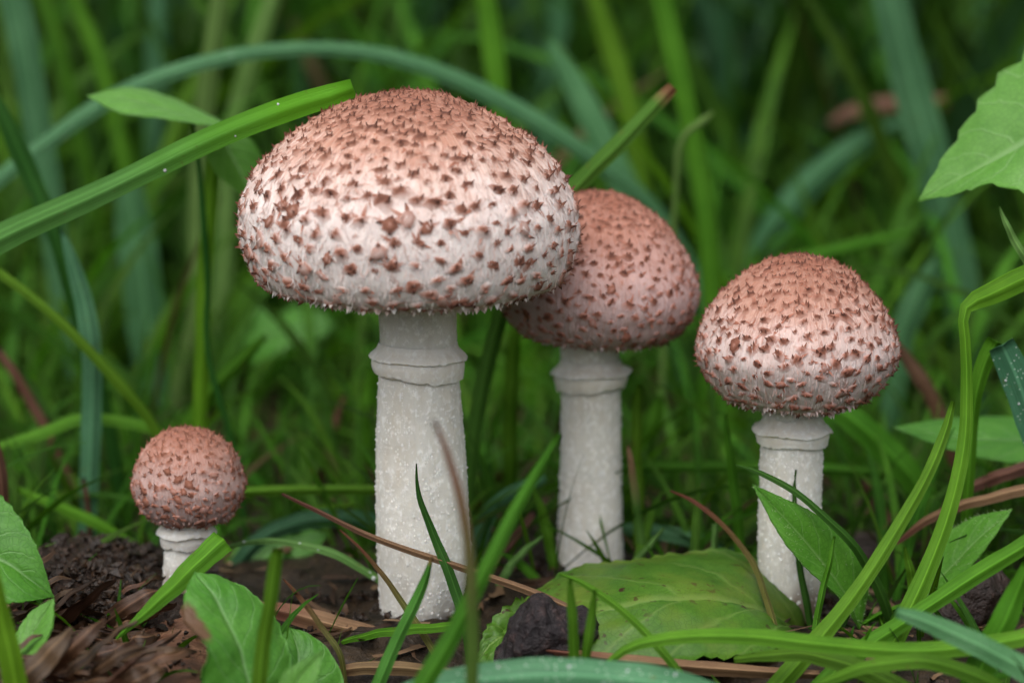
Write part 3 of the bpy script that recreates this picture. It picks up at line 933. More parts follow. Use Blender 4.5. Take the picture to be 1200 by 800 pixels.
# rotting wood bank in the left corner: fibrous sheet, solid to the ground
def wood_bank():
    nu, nv = 150, 90
    V = np.zeros((nv, nu, 3))
    for i in range(nv):
        t = i / (nv - 1)
        for j in range(nu):
            px = -160 + 450 * j / (nu - 1)
            py = 688 + 190 * t + 14 * math.sin(px * .02)
            dd = .010 - .105 * t
            edge = max(0, (px - 215) / 75)
            p = P(px, py, dd)
            fx, fy = p.x, p.z
            w_ = mnoise.noise((fx * 25, fy * 30, 1.0)) * .5
            k = mnoise.noise((fx * 45, (fy + w_ * .015) * 330, 2.0)) * .0028 + mnoise.noise((fx * 110, (fy + w_ * .015) * 800, 4.0)) * .0011 + mnoise.noise((fx * 30, fy * 40, 8.0)) * .006
            V[i, j] = (p.x, p.y + k - edge * edge * .0 + edge * edge * .03, p.z - edge * edge * .012)
    me = mesh_np('rotting_wood', V.reshape(-1, 3) - V[-1, 0], grid_faces(nv, nu)[:, ::-1])
    o = obj('rotting_wood', me, WOOD, None, Vector(V[-1, 0]))
    crumbs(o, (V - V[-1, 0])[:60, 40:], 520, .0003, .0014, CRUMB, lambda p: True, 17)
    tag(o, 'brown fibrous rotting wood sloping below the soil mound in the left corner', 'rotten wood')
    return o
bank = wood_bank()
wr = random.Random(14)
for k in range(85):
    t = wr.random()
    x0 = wr.uniform(-40, 150); y0 = 716 + 92 * t + wr.uniform(-6, 6)
    L = wr.uniform(22, 95); rise = wr.uniform(-.9, .5) * L
    dd = -4 - 66 * t
    w = wr.choice((3, 4, 5, 7, 10, 14, 20)) * (1 + .5 * t)
    bow = wr.uniform(-12, 8)
    pts = [(x0, y0, dd, w * .2), (x0 + L * .3, y0 + rise * .25 + bow, dd - wr.uniform(1, 6), w), (x0 + L * .7, y0 + rise * .7 + bow, dd - wr.uniform(1, 7), w * wr.uniform(.7, 1)), (x0 + L, y0 + rise, dd, w * .15)]
    blade(None, pts, BARK, wr.uniform(-.9, .9), wr.uniform(-.5, .5), name='wood_strip', parent=bank, twist=wr.uniform(-1.2, 1.2), thick=.0004)

lump('black_wood_chunk', 'lumpy black charred looking chunk leaning on the yellowing fallen leaf', 'wood chunk',
    [(570, 795), (584, 760), (604, 726), (622, 700), (636, 700), (662, 712), (694, 722), (700, 742), (690, 756), (702, 762), (692, 780), (640, 802)], -.036, .008, CHAR, .0014, 210, (1, 1, .6), seed=5, pw=.5, sharp=True)
lump('rotten_wood_chunk', 'dark wet wood chunk under the right leaf of the hairy seedling', 'wood chunk',
    [(1050, 740), (1062, 715), (1090, 692), (1120, 672), (1140, 658), (1160, 662), (1178, 680), (1172, 705), (1150, 728), (1100, 750)], -.002, .012, CHARB, .0012, 150, (1, 1, 1), seed=8)
lump('soil_clod', 'dark clod between the hairy seedling leaves behind the right mushroom', 'soil',
    [(975, 690), (985, 650), (1000, 632), (1030, 630), (1055, 650), (1062, 680), (1030, 710)], .045, .012, CHARB, .0012, 150, seed=12)

# ------------------------------------------------------------------ leaves
def leaf(label, mid, ea, eb, mat, name='leaf', cat='leaf', parent=None, teeth=0, tooth=.06, bulge=.05, wave=.0, thick=.00025, nlat=7.0, slope=.33, hair=0, crump=0, group=None, seed=0, vein=.00035):
    """three curves (base -> tip) of (px, py, depth mm): midrib and both edges"""
    NU, NV = 70, 13
    cv = [crom([tuple(P(a, b, c / 1000)) for a, b, c in q], NU) for q in (mid, ea, eb)]
    m, A, B = cv
    span = np.linalg.norm(A - B, axis=1)
    V = np.zeros((NU, 2 * NV - 1, 3)); UV = np.zeros((NU, 2 * NV - 1, 2))
    tg = norm(np.gradient(m, axis=0))
    nr = norm(np.cross(tg, norm(B - A + 1e-9)))
    flip = np.sign(np.sum(nr * (np.array(CAM) - m), axis=1))[:, None]
    nr = nr * np.where(flip == 0, 1, flip)
    for i in range(NU):
        u = i / (NU - 1)
        for j in range(2 * NV - 1):
            v = (j - (NV - 1)) / (NV - 1)
            e = A[i] if v < 0 else B[i]
            a = abs(v)
            x = a
            if teeth:
                fr = (u * teeth + (.3 if v < 0 else 0)) % 1.0
                x = a * (1 + tooth * (fr - .5) * (a ** 3) * 2)
            p = m[i] + (e - m[i]) * x
            w = np.linalg.norm(e - m[i])
            uu = (u - a * slope) * nlat
            vd = math.exp(-((uu % 1 - .5) / .12) ** 2) * .6 * min(1, a * 6) + math.exp(-(a / .06) ** 2)
            off = bulge * w * math.sin(math.pi * min(1, a)) - vein * vd
            if wave: off += wave * w * math.sin(u * 17 + seed + (2 if v > 0 else 0)) * a * a
            if crump: off += crump * mnoise.fractal(Vector(p) * 130 + Vector((seed, 0, 0)), .9, 2, 3)
            V[i, j] = p + nr[i] * off
            UV[i, j] = (u, (v + 1) / 2)
    n2 = 2 * NV - 1
    top = V.reshape(-1, 3)
    # normals for thickness
    du = np.gradient(V, axis=0); dv = np.gradient(V, axis=1)
    nn = norm(np.cross(du, dv)); sg = np.sign(np.sum(nn * nr[:, None], axis=-1, keepdims=True)); nn = nn * np.where(sg == 0, 1, sg)
    bot = (V - nn * thick).reshape(-1, 3)
    F1 = grid_faces(NU, n2)
    F2 = F1[:, ::-1] + len(top)
    border = [i for i in range(n2)] + [i * n2 + n2 - 1 for i in range(1, NU)] + [(NU - 1) * n2 + i for i in range(n2 - 2, -1, -1)] + [i * n2 for i in range(NU - 2, 0, -1)]
    Fb = [[border[k], border[(k + 1) % len(border)], border[(k + 1) % len(border)] + len(top), border[k] + len(top)] for k in range(len(border))]
    o0 = Vector(m[0]) if parent is None else Vector(parent.location)
    me = mesh_np(name, np.vstack([top, bot]) - np.array(o0), F1.tolist() + F2.tolist() + Fb, True, np.vstack([UV.reshape(-1, 2)] * 2))
    o = obj(name, me, mat, parent, o0 if parent is None else None)
    if parent is None: tag(o, label, cat, group)
    if hair:
        Vs, Fs, off = [], [], 0
        for k in range(hair):
            i = rnd.randrange(2, NU - 1)
            j = rnd.choice((0, n2 - 1)) if rnd.random() < .4 else rnd.randrange(n2)
            p = V[i, j]; n_ = nn[i, j]
            ed = norm(V[i, j] - m[i]) if j in (0, n2 - 1) else 0
            dr = norm(n_ * rnd.uniform(.3, 1) + ed * rnd.uniform(.5, 1.6) + RNG.normal(0, .35, 3))
            L = rnd.uniform(.0004, .0011); w = .00005
            sdv = norm(np.cross(dr, np.array(fwd))) * w
            Vs += [p + sdv, p - sdv, p + dr * L * .6 + np.array((0, 0, .00005)), p + dr * L]
            Fs += [[off, off + 1, off + 2], [off, off + 2, off + 3]]
            off += 4
        h_ = obj('hairs', mesh_np('hairs', np.array(Vs) - np.array(o0), np.array(Fs), True, None, {'tip': np.full(len(Vs), .1)}), HAIR, o)
        tag(h_, kind='stuff')
    return o
HAIR = mat_attr('leaf_hair', [(0, (.32, .45, .20)), (1, (.4, .5, .28))], transl=.3)

# hairy seedling
sd_root = P(1040, 735, -.006)
seed_e = empty('seedling', sd_root, 'bright green seedling with two hairy pointed leaves beside the right mushroom', 'seedling')
leaf(None, [(1008, 738, -14), (996, 705, -15), (965, 660, -17), (925, 612, -20), (882, 567, -22)],
     [(1008, 738, -14), (984, 700, -21), (948, 668, -24), (915, 628, -26), (882, 567, -22)],
     [(1008, 738, -14), (1018, 690, -9), (1010, 650, -10), (960, 604, -15), (882, 567, -22)], LEAFH, parent=seed_e, hair=330, bulge=.10, teeth=14, tooth=.02)
leaf(None, [(1062, 718, -4), (1085, 690, -4), (1110, 668, -5), (1145, 632, -6), (1186, 596, -6)],
     [(1062, 718, -4), (1078, 665, 2), (1100, 632, 2), (1140, 606, 0), (1186, 596, -6)],
     [(1062, 718, -4), (1098, 698, -10), (1126, 676, -11), (1158, 638, -10), (1186, 596, -6)], LEAFH, parent=seed_e, hair=300, bulge=.08, teeth=14, tooth=.02)
blade(None, [(1010, 732, -13, 6), (1030, 720, -10, 7), (1062, 708, -6, 7), (1075, 700, -5, 6)], YEL, 0, .9, name='stem', parent=seed_e, thick=.0008)
blade(None, [(1030, 720, -10, 6), (1036, 740, -10, 7), (1040, 770, -10, 7)], YEL, 0, .9, name='stem', parent=seed_e, thick=.0008)

leaf('large yellowing fallen leaf with toothed edge and dark specks in front of the mushrooms',
     [(958, 752, -4), (880, 708, -20), (790, 698, -28), (690, 714, -32), (600, 740, -30), (560, 765, -26)],
     [(958, 752, -4), (938, 690, 8), (870, 652, 10), (790, 645, 8), (690, 664, 2), (628, 690, -8), (560, 765, -26)],
     [(958, 752, -4), (905, 760, -34), (800, 775, -44), (690, 790, -46), (610, 780, -38), (560, 765, -26)],
     LEAFY, teeth=26, tooth=.035, bulge=.05, wave=.025, crump=.0007, nlat=6, seed=3, vein=.0006)
leaf('small crinkled yellow-green leaf lobe tucked left of the black chunk',
     [(635, 760, -18), (600, 745, -28), (575, 752, -32), (556, 775, -34)],
     [(635, 760, -18), (615, 704, -20), (590, 712, -24), (568, 736, -30), (556, 775, -34)],
     [(635, 760, -18), (610, 780, -34), (585, 785, -38), (556, 775, -34)], LEAFY, teeth=12, tooth=.1, crump=.0022, seed=9, bulge=.08)
leaf('broad green leaf cut off by the left edge above the rotting wood',
     [(-120, 640, -30), (-60, 640, -34), (0, 655, -36), (35, 678, -37), (63, 699, -37)],
     [(-120, 640, -30), (-50, 572, -26), (0, 580, -28), (38, 630, -33), (63, 699, -37)],
     [(-120, 640, -30), (-60, 690, -46), (0, 706, -46), (35, 703, -43), (63, 699, -37)], LEAF, bulge=.07, teeth=16, tooth=.03, wave=.03)
leaf('narrow pale leaf hanging below the broad left edge leaf',
     [(0, 800, -58), (22, 765, -52), (44, 730, -48), (63, 700, -46)],
     [(0, 800, -58), (12, 755, -50), (34, 718, -46), (63, 700, -46)],
     [(0, 800, -58), (36, 772, -58), (60, 738, -54), (63, 700, -46)], LEAFP, bulge=.06)
leaf('broad green leaf with a brown curled patch on its left side',
     [(300, 860, -66), (292, 800, -62), (275, 745, -56), (252, 700, -50), (228, 670, -44)],
     [(300, 860, -66), (240, 805, -70), (242, 760, -66), (214, 722, -58), (218, 690, -50), (228, 670, -44)],
     [(300, 860, -66), (338, 800, -52), (332, 738, -46), (300, 698, -44), (262, 675, -42), (228, 670, -44)], LEAFB, bulge=.06, teeth=14, tooth=.03, wave=.04, crump=.0006)
leaf('rounded green leaf overlapped by the brown patched leaf',
     [(330, 850, -50), (345, 800, -46), (350, 765, -42), (340, 735, -38)],
     [(330, 850, -50), (318, 800, -48), (315, 760, -44), (340, 735, -38)],
     [(330, 850, -50), (400, 810, -44), (388, 765, -40), (362, 742, -38), (340, 735, -38)], LEAF, bulge=.08)
leaf('small pointed bright leaf tip at the bottom left of the picture',
     [(335, 830, -76), (350, 795, -74), (378, 762, -72)],
     [(335, 830, -76), (330, 790, -74), (378, 762, -72)],
     [(335, 830, -76), (368, 800, -76), (378, 762, -72)], LEAFP, bulge=.06)
corner_leaf = leaf('large pale toothed leaf entering at the top right corner',
     [(1290, 110, 20), (1235, 145, 22), (1180, 178, 24), (1125, 208, 26), (1076, 235, 28)],
     [(1290, 110, 20), (1240, 40, 36), (1190, 72, 38), (1148, 118, 36), (1122, 160, 34), (1098, 196, 31), (1076, 235, 28)],
     [(1290, 110, 20), (1262, 210, 12), (1210, 226, 12), (1160, 216, 16), (1118, 228, 22), (1076, 235, 28)], LEAFP, teeth=9, tooth=.08, bulge=.05, nlat=8)
blade(None, [(1288, 111, 20, 7), (1318, 200, 22, 9), (1336, 420, 24, 10), (1340, 690, 26, 11)], MID, .1, .9, True, name='stalk', parent=corner_leaf, thick=.0008)
leaf('pale green withered leaf blade bent over at the upper left',
     [(278, 152, 55), (235, 138, 56), (190, 126, 57), (145, 114, 58), (102, 112, 58)],
     [(278, 152, 55), (236, 130, 66), (195, 112, 68), (150, 102, 66), (102, 112, 58)],
     [(278, 152, 55), (232, 145, 48), (185, 138, 46), (140, 132, 48), (102, 112, 58)], LEAFP, bulge=.05)
leaf('broad green leaf piece hanging under the withered blade at the upper left',
     [(250, 140, 60), (268, 175, 62), (284, 205, 64), (300, 240, 66)],
     [(250, 140, 60), (240, 170, 62), (255, 205, 64), (300, 240, 66)],
     [(250, 140, 60), (296, 165, 72), (308, 200, 74), (300, 240, 66)], LEAFP, bulge=.05)
leaf('blurred lobed leaf behind and left of the tallest stem',
     [(280, 420, 173), (310, 402, 171), (345, 388, 169), (392, 378, 167)],
     [(280, 420, 173), (300, 372, 179), (330, 366, 177), (362, 362, 173), (392, 378, 167)],
     [(280, 420, 173), (310, 422, 165), (340, 408, 165), (370, 402, 165), (392, 378, 167)], LEAF, teeth=4, tooth=.3, bulge=.08)
leaf('smooth green leaf lying level behind the bent blade at the right edge',
     [(1260, 520, 32), (1200, 515, 34), (1120, 512, 36), (1046, 500, 38)],
     [(1260, 520, 32), (1200, 490, 46), (1110, 490, 46), (1046, 500, 38)],
     [(1260, 520, 32), (1200, 542, 22), (1120, 528, 26), (1046, 500, 38)], LEAF, bulge=.06)
leaf('dark broad leaf low behind the smallest mushroom on its right',
     [(262, 695, 45), (290, 668, 46), (330, 640, 48), (385, 625, 50)],
     [(262, 695, 45), (275, 645, 52), (325, 615, 56), (385, 625, 50)],
     [(262, 695, 45), (310, 690, 40), (350, 668, 42), (385, 625, 50)], LEAF, bulge=.06)

# ------------------------------------------------------------------ single grass blades
B = blade
# left, upper
B('long pale green blade crossing the upper left towards the tallest cap', [(414, 103, 6, 22), (395, 110, 6, 27), (340, 127, 8, 28), (250, 162, 10, 28), (120, 225, 12, 30), (-20, 290, 14, 34), (-160, 380, 16, 36), (-240, 520, 18, 36)], LONGB, .1, .25, True, dew=10)
B('bluish blade arching across the top behind the tallest cap', [(-30, 232, 100, 18), (40, 178, 102, 19), (130, 115, 104, 19), (230, 76, 106, 17), (330, 58, 108, 16), (430, 61, 112, 17), (520, 86, 115, 19), (610, 130, 118, 20), (690, 182, 120, 20), (770, 250, 124, 20), (830, 360, 128, 20)], BLUE, .1, .3, True, dew=8)
B('wide bluish blade leaning out of the top left corner', [(5, -40, 130, 26), (22, 20, 130, 34), (38, 110, 130, 34), (58, 230, 130, 30), (78, 380, 130, 28)], BLUE, .2, .3, True)
B('dark green blade at the left edge beneath the long crossing blade', [(-10, 105, 70, 10), (15, 160, 70, 22), (40, 215, 70, 22), (70, 290, 70, 20), (100, 400, 72, 20)], DARK, .2, .3, True)
B('blurred green blade slanting down from the top left', [(80, -20, 150, 10), (105, 40, 150, 18), (128, 110, 150, 20), (150, 210, 150, 20), (165, 330, 150, 20)], MID, .3, .3, True)
B('blurred yellowish blade upright above the pale withered leaf', [(262, -30, 120, 18), (250, 50, 120, 24), (240, 130, 120, 24), (232, 230, 120, 22), (230, 360, 120, 20)], PALE, .2, .3, True)
B('second blurred yellowish blade slanting behind the arching bluish blade', [(330, -30, 150, 14), (305, 40, 150, 22), (284, 110, 150, 22), (268, 190, 150, 20), (262, 330, 150, 20)], PALE, .3, .3, True)
B('blurred grey-blue stalk upright at the top left', [(188, -30, 210, 22), (186, 40, 210, 24), (184, 120, 210, 24), (180, 260, 210, 24)], BLUE, .2, .6, True)
B('thin very dark stem hanging beside the yellow-green upright blade', [(226, 140, 58, 4), (234, 200, 58, 6), (240, 260, 58, 8), (244, 330, 60, 8), (246, 420, 60, 7)], DARK, .4, .6, True)
B('yellow-green upright blade left of the tallest cap', [(252, 165, 64, 16), (246, 240, 64, 18), (240, 330, 64, 18), (236, 440, 64, 18), (232, 520, 64, 16)], YEL, .2, .4, True)
B('bluish upright blade with pointed tip above the soil mound', [(72, 268, 55, 4), (84, 305, 55, 16), (100, 360, 55, 22), (108, 430, 55, 24), (106, 530, 55, 23), (102, 620, 55, 22)], BLUE, .15, .35, True)
B('thin straight blade crossing the bluish upright blade at the left', [(-10, 312, 48, 11), (40, 350, 48, 11), (90, 395, 48, 12), (140, 450, 50, 13), (185, 508, 52, 12)], MID, .3, .4, True)
B('wide dark bluish blade upright at left of centre', [(150, 210, 140, 30), (160, 280, 140, 44), (172, 370, 140, 46), (182, 450, 140, 44), (190, 540, 140, 40)], BLUE, .3, .3, True)
B('bright green blade rising to the right behind the smallest mushroom', [(312, 393, 72, 6), (285, 420, 72, 16), (250, 456, 72, 18), (215, 508, 72, 18), (180, 580, 72, 16)], YEL, .2, .4, True)
B('mid green blade leaning right in the shade behind the smallest cap', [(250, 470, 90, 10), (200, 510, 90, 18), (150, 560, 90, 20), (110, 610, 90, 20)], MID, .3, .4, True)
B('dim green arching blade low at the left edge', [(-20, 530, 60, 10), (40, 510, 60, 14), (100, 490, 60, 14), (170, 500, 62, 12), (230, 530, 62, 8)], MID, .5, .3, False)
B('dim pale blade sloping down at the left above the mound', [(20, 572, 40, 6), (60, 590, 42, 12), (100, 606, 44, 14), (140, 628, 46, 12), (170, 650, 46, 8)], MID, .4, .3, True)
B('brown dead stem slanting at the left edge', [(-5, 405, 75, 8), (25, 450, 75, 11), (55, 505, 75, 11), (85, 570, 75, 9)], DEAD, .3, .5, True, name='dry_twig', cat='twig')
B('thin brown upright stem above the soil mound', [(98, 560, 52, 5), (104, 600, 52, 7), (106, 640, 52, 8), (106, 670, 52, 8)], DEAD, .3, .5, True, name='dry_twig', cat='twig')
B('orange-brown withered blade at the far left edge', [(-12, 500, 20, 8), (-2, 540, 20, 16), (2, 580, 20, 18), (6, 630, 20, 14)], DEAD, .3, .4, True, name='dry_grass', cat='dry grass')
# top, middle and right background
B('pale blurred blade upright behind the top of the tallest cap', [(566, -30, 130, 18), (574, 30, 130, 25), (584, 110, 130, 25), (590, 200, 130, 24), (594, 330, 130, 22)], MID, .2, .3, True)
B('green blade with brown cut end leaning right above the hidden mushroom', [(789, 102, 44, 13), (772, 120, 44, 17), (730, 164, 46, 20), (680, 214, 48, 22), (630, 275, 50, 22), (590, 360, 52, 20)], CUT, .2, .35, True)
B('bright upright blade right of the half hidden cap', [(770, -30, 105, 22), (790, 60, 105, 26), (812, 160, 105, 24), (826, 240, 105, 24), (834, 330, 105, 24), (838, 420, 105, 22)], MID, .2, .35, True)
B('short pale cut stub beside the bright upright blade', [(836, 132, 90, 6), (826, 141, 90, 9), (812, 150, 90, 9), (796, 175, 92, 8), (790, 260, 95, 8)], PALE, .2, .5, True)
B('dark bluish blade leaning left behind the cut ended blade', [(640, 40, 150, 14), (680, 110, 150, 28), (715, 180, 150, 32), (745, 250, 150, 30), (770, 350, 150, 26)], BLUE, .3, .3, True)
B('blurred green blade leaning at the top centre right', [(688, -30, 170, 16), (715, 50, 170, 24), (738, 130, 170, 24), (752, 220, 170, 22), (760, 330, 170, 20)], MID, .3, .3, True)
B('wide bluish blade upright at the upper right', [(1035, -40, 150, 36), (1055, 50, 150, 42), (1082, 150, 150, 44), (1108, 250, 150, 44), (1128, 350, 150, 42), (1140, 450, 150, 36)], BLUE, .2, .3, True)
B('dark arching blade between the upright blades at the upper right', [(1065, 142, 165, 14), (1010, 168, 165, 30), (950, 214, 165, 34), (900, 280, 165, 32), (872, 350, 165, 30)], BLUE, .4, .3, True)
B('yellowish blurred blade level above the right cap', [(1068, 272, 120, 6), (1020, 284, 120, 14), (970, 296, 120, 16), (900, 316, 120, 16), (850, 360, 120, 14)], MID, .3, .3, True)
B('reddish brown dead blade blurred at the upper right', [(970, 145, 190, 6), (1000, 130, 190, 16), (1050, 120, 190, 18), (1110, 118, 190, 14)], DEAD, .3, .3, False, name='dry_grass', cat='dry grass')
B('brown blurred dead blade right of the right cap', [(1046, 398, 70, 8), (1070, 430, 70, 16), (1092, 465, 70, 18), (1110, 510, 70, 16)], DEAD, .2, .3, True, name='dry_grass', cat='dry grass')
B('dark blue-green blade leaning beside the right cap', [(1100, 300, 110, 12), (1075, 350, 110, 30), (1055, 400, 110, 32), (1045, 470, 110, 28)], BLUE, .3, .3, True)
B('broad green blade slanting down behind the right ring', [(960, 466, 62, 16), (1000, 492, 62, 30), (1040, 528, 62, 34), (1078, 572, 62, 32), (1105, 625, 62, 26)], MID, .2, .3, True)
# right foreground
B('bright yellow-green blade bent sharply at the right edge', [(1240, 310, -4, 30), (1200, 326, -6, 28), (1165, 343, -9, 26), (1140, 354, -11, 20), (1129, 368, -13, 12), (1131, 400, -14, 13), (1133, 450, -16, 14), (1130, 520, -20, 16), (1112, 600, -26, 19), (1085, 672, -32, 22), (1055, 735, -38, 24), (1030, 790, -42, 22)], YEL, .1, .3, True)
B('folded bluish blade with white specks at the right edge', [(1230, 540, 6, 42), (1205, 480, 5, 38), (1188, 435, 4, 36), (1174, 404, 3, 30)][::-1] + [(1262, 640, 6, 36)], DEWY, .2, .2, True, dew=36)
B('soft pale blade falling from the fold of the specked blade', [(1168, 400, 8, 22), (1154, 425, 9, 20), (1143, 465, 10, 16), (1138, 520, 12, 14), (1134, 580, 14, 14), (1132, 640, 16, 12)], MID, .2, .3, True)
B('thin short blade tip above the bent blade at the right edge', [(1171, 242, 2, 2), (1182, 268, 2, 8), (1200, 300, 2, 10), (1230, 340, 2, 11)], PALE, .2, .3, False)
B('long bright blade slanting down left past the seedling', [(1117, 470, -18, 5), (1108, 505, -20, 12), (1085, 560, -24, 15), (1045, 630, -30, 17), (995, 705, -38, 20), (945, 765, -46, 24), (890, 830, -54, 25)], MID, .15, .3, True)
B('broad blurred green blade lying across the bottom right', [(705, 782, -62, 6), (740, 757, -62, 12), (800, 746, -62, 17), (880, 745, -62, 19), (970, 755, -62, 20), (1080, 762, -62, 21), (1180, 750, -62, 22), (1260, 730, -62, 22)], MID, .2, .3, False)
B('pale bluish blade running out of the bottom right corner', [(1050, 716, -72, 12), (1085, 728, -74, 22), (1140, 752, -76, 27), (1210, 788, -78, 30), (1290, 830, -80, 30)], BLUE, .2, .3, False)
B('green blade rising to the right edge over the dark wood chunk', [(1240, 612, -34, 22), (1190, 645, -36, 22), (1130, 682, -38, 22), (1070, 722, -42, 20), (1000, 768, -46, 22), (950, 815, -50, 20)], MID, .2, .3, True)
B('second blurred blade under the bottom right one', [(860, 772, -52, 8), (940, 766, -54, 18), (1010, 784, -56, 24), (1070, 815, -60, 26)], MID, .3, .3, False)
B('upright blurred blade in the bottom right corner', [(1205, 660, -60, 14), (1180, 720, -60, 30), (1150, 780, -60, 34), (1130, 840, -60, 32)], MID, .2, .3, True)
B('low green blade in the bottom right under the bluish one', [(960, 800, -64, 10), (1020, 780, -66, 16), (1090, 775, -68, 19), (1160, 800, -70, 20), (1200, 840, -72, 20)], MID, .3, .3, False)
B('short curved blade between seedling leaves pointing up', [(1060, 640, -8, 3), (1066, 665, -8, 10), (1072, 695, -8, 12), (1085, 740, -8, 11)], MID, .2, .3, True)
B('thin dark blade arching in front of the right stem', [(862, 545, -12, 2), (890, 553, -14, 6), (930, 575, -18, 8), (970, 608, -20, 9), (1005, 645, -18, 11), (1030, 690, -14, 13), (1048, 740, -10, 12)], DARK, .3, .35, True)
B('thin dark upright blade in front of the right stem', [(933, 550, -4, 2), (931, 580, -4, 5), (932, 620, -5, 7), (937, 660, -6, 8), (948, 720, -8, 9)], DARK, .3, .4, True)
B('thin brownish blade curving down to the fallen leaf', [(785, 575, 6, 2), (815, 588, 4, 5), (850, 618, 0, 6), (880, 655, -6, 7), (898, 700, -16, 8), (910, 745, -24, 8)], STRAWG, .3, .4, True)
B('slim upright blade between the half hidden and right mushrooms', [(850, 486, 28, 2), (854, 520, 28, 9), (860, 565, 28, 12), (866, 620, 28, 13), (868, 680, 28, 12)], MID, .2, .4, True)
B('short pale cut stalk standing just behind the fallen leaf', [(838, 614, 14, 9), (838, 622, 14, 8), (837, 640, 14, 8), (836, 670, 14, 8)], PALE, 0, .9, True, thick=.0008)
B('green stalk upright right of the half hidden stem', [(748, 450, 36, 6), (747, 480, 36, 12), (746, 530, 36, 13), (748, 590, 36, 13), (750, 650, 36, 12)], MID, .2, .5, True)
B('rounded blurred blade tip right of the half hidden stem', [(774, 466, 72, 8), (768, 485, 72, 20), (757, 520, 72, 24), (746, 580, 72, 22), (742, 640, 72, 20)], MID, .2, .3, True)
B('brown tipped blade close to the half hidden stem', [(736, 522, 26, 4), (740, 545, 26, 8), (746, 590, 26, 10), (752, 640, 26, 11), (754, 680, 26, 10)], BRNTIP, .2, .4, True)
B('pale level blade running behind the right stem', [(1045, 554, 55, 10), (970, 550, 55, 14), (880, 547, 55, 14), (800, 547, 55, 14), (735, 548, 55, 13), (660, 556, 56, 12)], MID, .2, .25, False)
B('bluish curved blade low behind the fallen leaf', [(728, 618, 42, 12), (770, 622, 40, 18), (820, 634, 40, 18), (870, 655, 40, 14), (900, 685, 40, 10)], BLUE, .4, .3, True)
B('thin pale blade leaning beside the half hidden stem base', [(778, 618, 20, 3), (764, 636, 20, 7), (748, 656, 20, 9), (735, 685, 20, 9)], PALE, .3, .4, True)
# between tallest and half hidden stems
B('yellow-green upright blade between the two left stems', [(606, 368, 62, 8), (602, 410, 62, 16), (599, 480, 62, 17), (598, 560, 62, 17), (600, 640, 62, 16)], YEL, .2, .4, True)
B('bluish blade arching between the two tall stems', [(640, 560, 40, 10), (605, 575, 38, 16), (575, 600, 36, 20), (556, 650, 34, 20), (545, 700, 32, 18)], BLUE, .4, .3, True)
B('short green blade leaning left between the tall stems', [(624, 570, 30, 3), (636, 600, 30, 11), (645, 640, 30, 13), (655, 690, 30, 12)], MID, .2, .4, True)
B('small pale blade low between the tall stems', [(636, 628, 18, 3), (615, 645, 16, 8), (595, 668, 14, 10), (580, 700, 12, 10)], PALE, .3, .4, True)
B('tall dim blade behind the stem of the half hidden mushroom', [(640, 420, 110, 10), (632, 470, 110, 22), (626, 540, 110, 22), (624, 620, 110, 20)], MID, .3, .3, True)
# left of the tallest stem
B('level green stalk behind the tallest stem on its left', [(272, 576, 40, 11), (330, 574, 40, 12), (390, 573, 40, 12), (450, 574, 40, 12), (520, 580, 42, 11)], MID, .1, .6, False)
B('thin dewy blade arching down to the tallest stem base', [(258, 642, 18, 3), (300, 634, 14, 7), (345, 636, 10, 9), (395, 650, 6, 10), (440, 676, 4, 9), (470, 700, 4, 8)], PALE, .4, .4, True, dew=8)
B('wide bluish blade arching low left of the tallest stem', [(460, 620, 46, 20), (410, 608, 46, 22), (350, 612, 46, 22), (300, 636, 46, 20), (268, 676, 46, 16)], BLUE, .4, .3, True)
B('blurred brown blade leaning right behind the tallest stem', [(405, 460, 84, 4), (395, 490, 84, 10), (380, 540, 84, 12), (370, 600, 84, 12)], DEAD, .2, .4, True, name='dry_grass', cat='dry grass')
B('green blade slanting low across the dark left of the tallest stem', [(420, 590, 52, 6), (370, 600, 52, 12), (310, 625, 52, 13), (270, 655, 52, 12)], MID, .3, .4, True)
B('dim upright blade just left of the tallest stem', [(436, 430, 80, 10), (430, 480, 80, 16), (428, 540, 80, 16), (425, 620, 80, 14)], MID, .3, .4, True)
# foreground centre and left
B('long brown straw leaning across the tallest stem', [(330, 578, 0, 3), (365, 595, -6, 5), (420, 622, -14, 7), (480, 645, -20, 8), (550, 668, -24, 9), (620, 692, -27, 10), (690, 724, -32, 10), (750, 755, -36, 9)], STRAW, .2, .5, True, name='straw', cat='straw', thick=.0004)
B('thin brown-green blade low at the foot of the tallest stem', [(398, 620, -14, 2), (425, 645, -16, 4), (450, 675, -18, 6), (478, 715, -22, 8), (510, 765, -28, 9)], STRAWG, .2, .4, True)
B('kinked dark green blade tip in front of the tallest stem', [(488, 543, -18, 1.5), (489, 565, -18, 4), (493, 588, -19, 7), (508, 625, -21, 10), (526, 670, -24, 13), (545, 725, -28, 14)], DARK, .2, .4, True)
B('red tipped blurred blade rising in front of the tallest stem', [(508, 492, -105, 5), (524, 530, -105, 8), (541, 590, -105, 11), (551, 660, -105, 13), (554, 740, -105, 15), (556, 830, -105, 16)], BRNTIP, .1, .3, True)
B('broad blurred blade rising right between the tall stems', [(656, 508, -78, 5), (630, 552, -80, 12), (600, 605, -83, 15), (565, 675, -87, 19), (530, 745, -91, 22), (480, 835, -95, 25)], MID, .15, .3, True)
B('short green blade with brown tip at the foot of the tallest stem', [(506, 652, -48, 4), (494, 690, -48, 12), (470, 740, -50, 15), (440, 810, -54, 16)], CUT, .2, .3, True)
B('green blade lying level at the foot of the tallest stem', [(400, 752, -22, 6), (440, 742, -26, 10), (490, 736, -28, 12), (540, 733, -28, 10)], YEL, .5, .3, False)
B('thin yellowish blade left of the foot of the tallest stem', [(332, 678, -26, 2), (352, 700, -28, 6), (374, 730, -32, 7), (398, 765, -36, 7)], STRAWG, .2, .4, True)
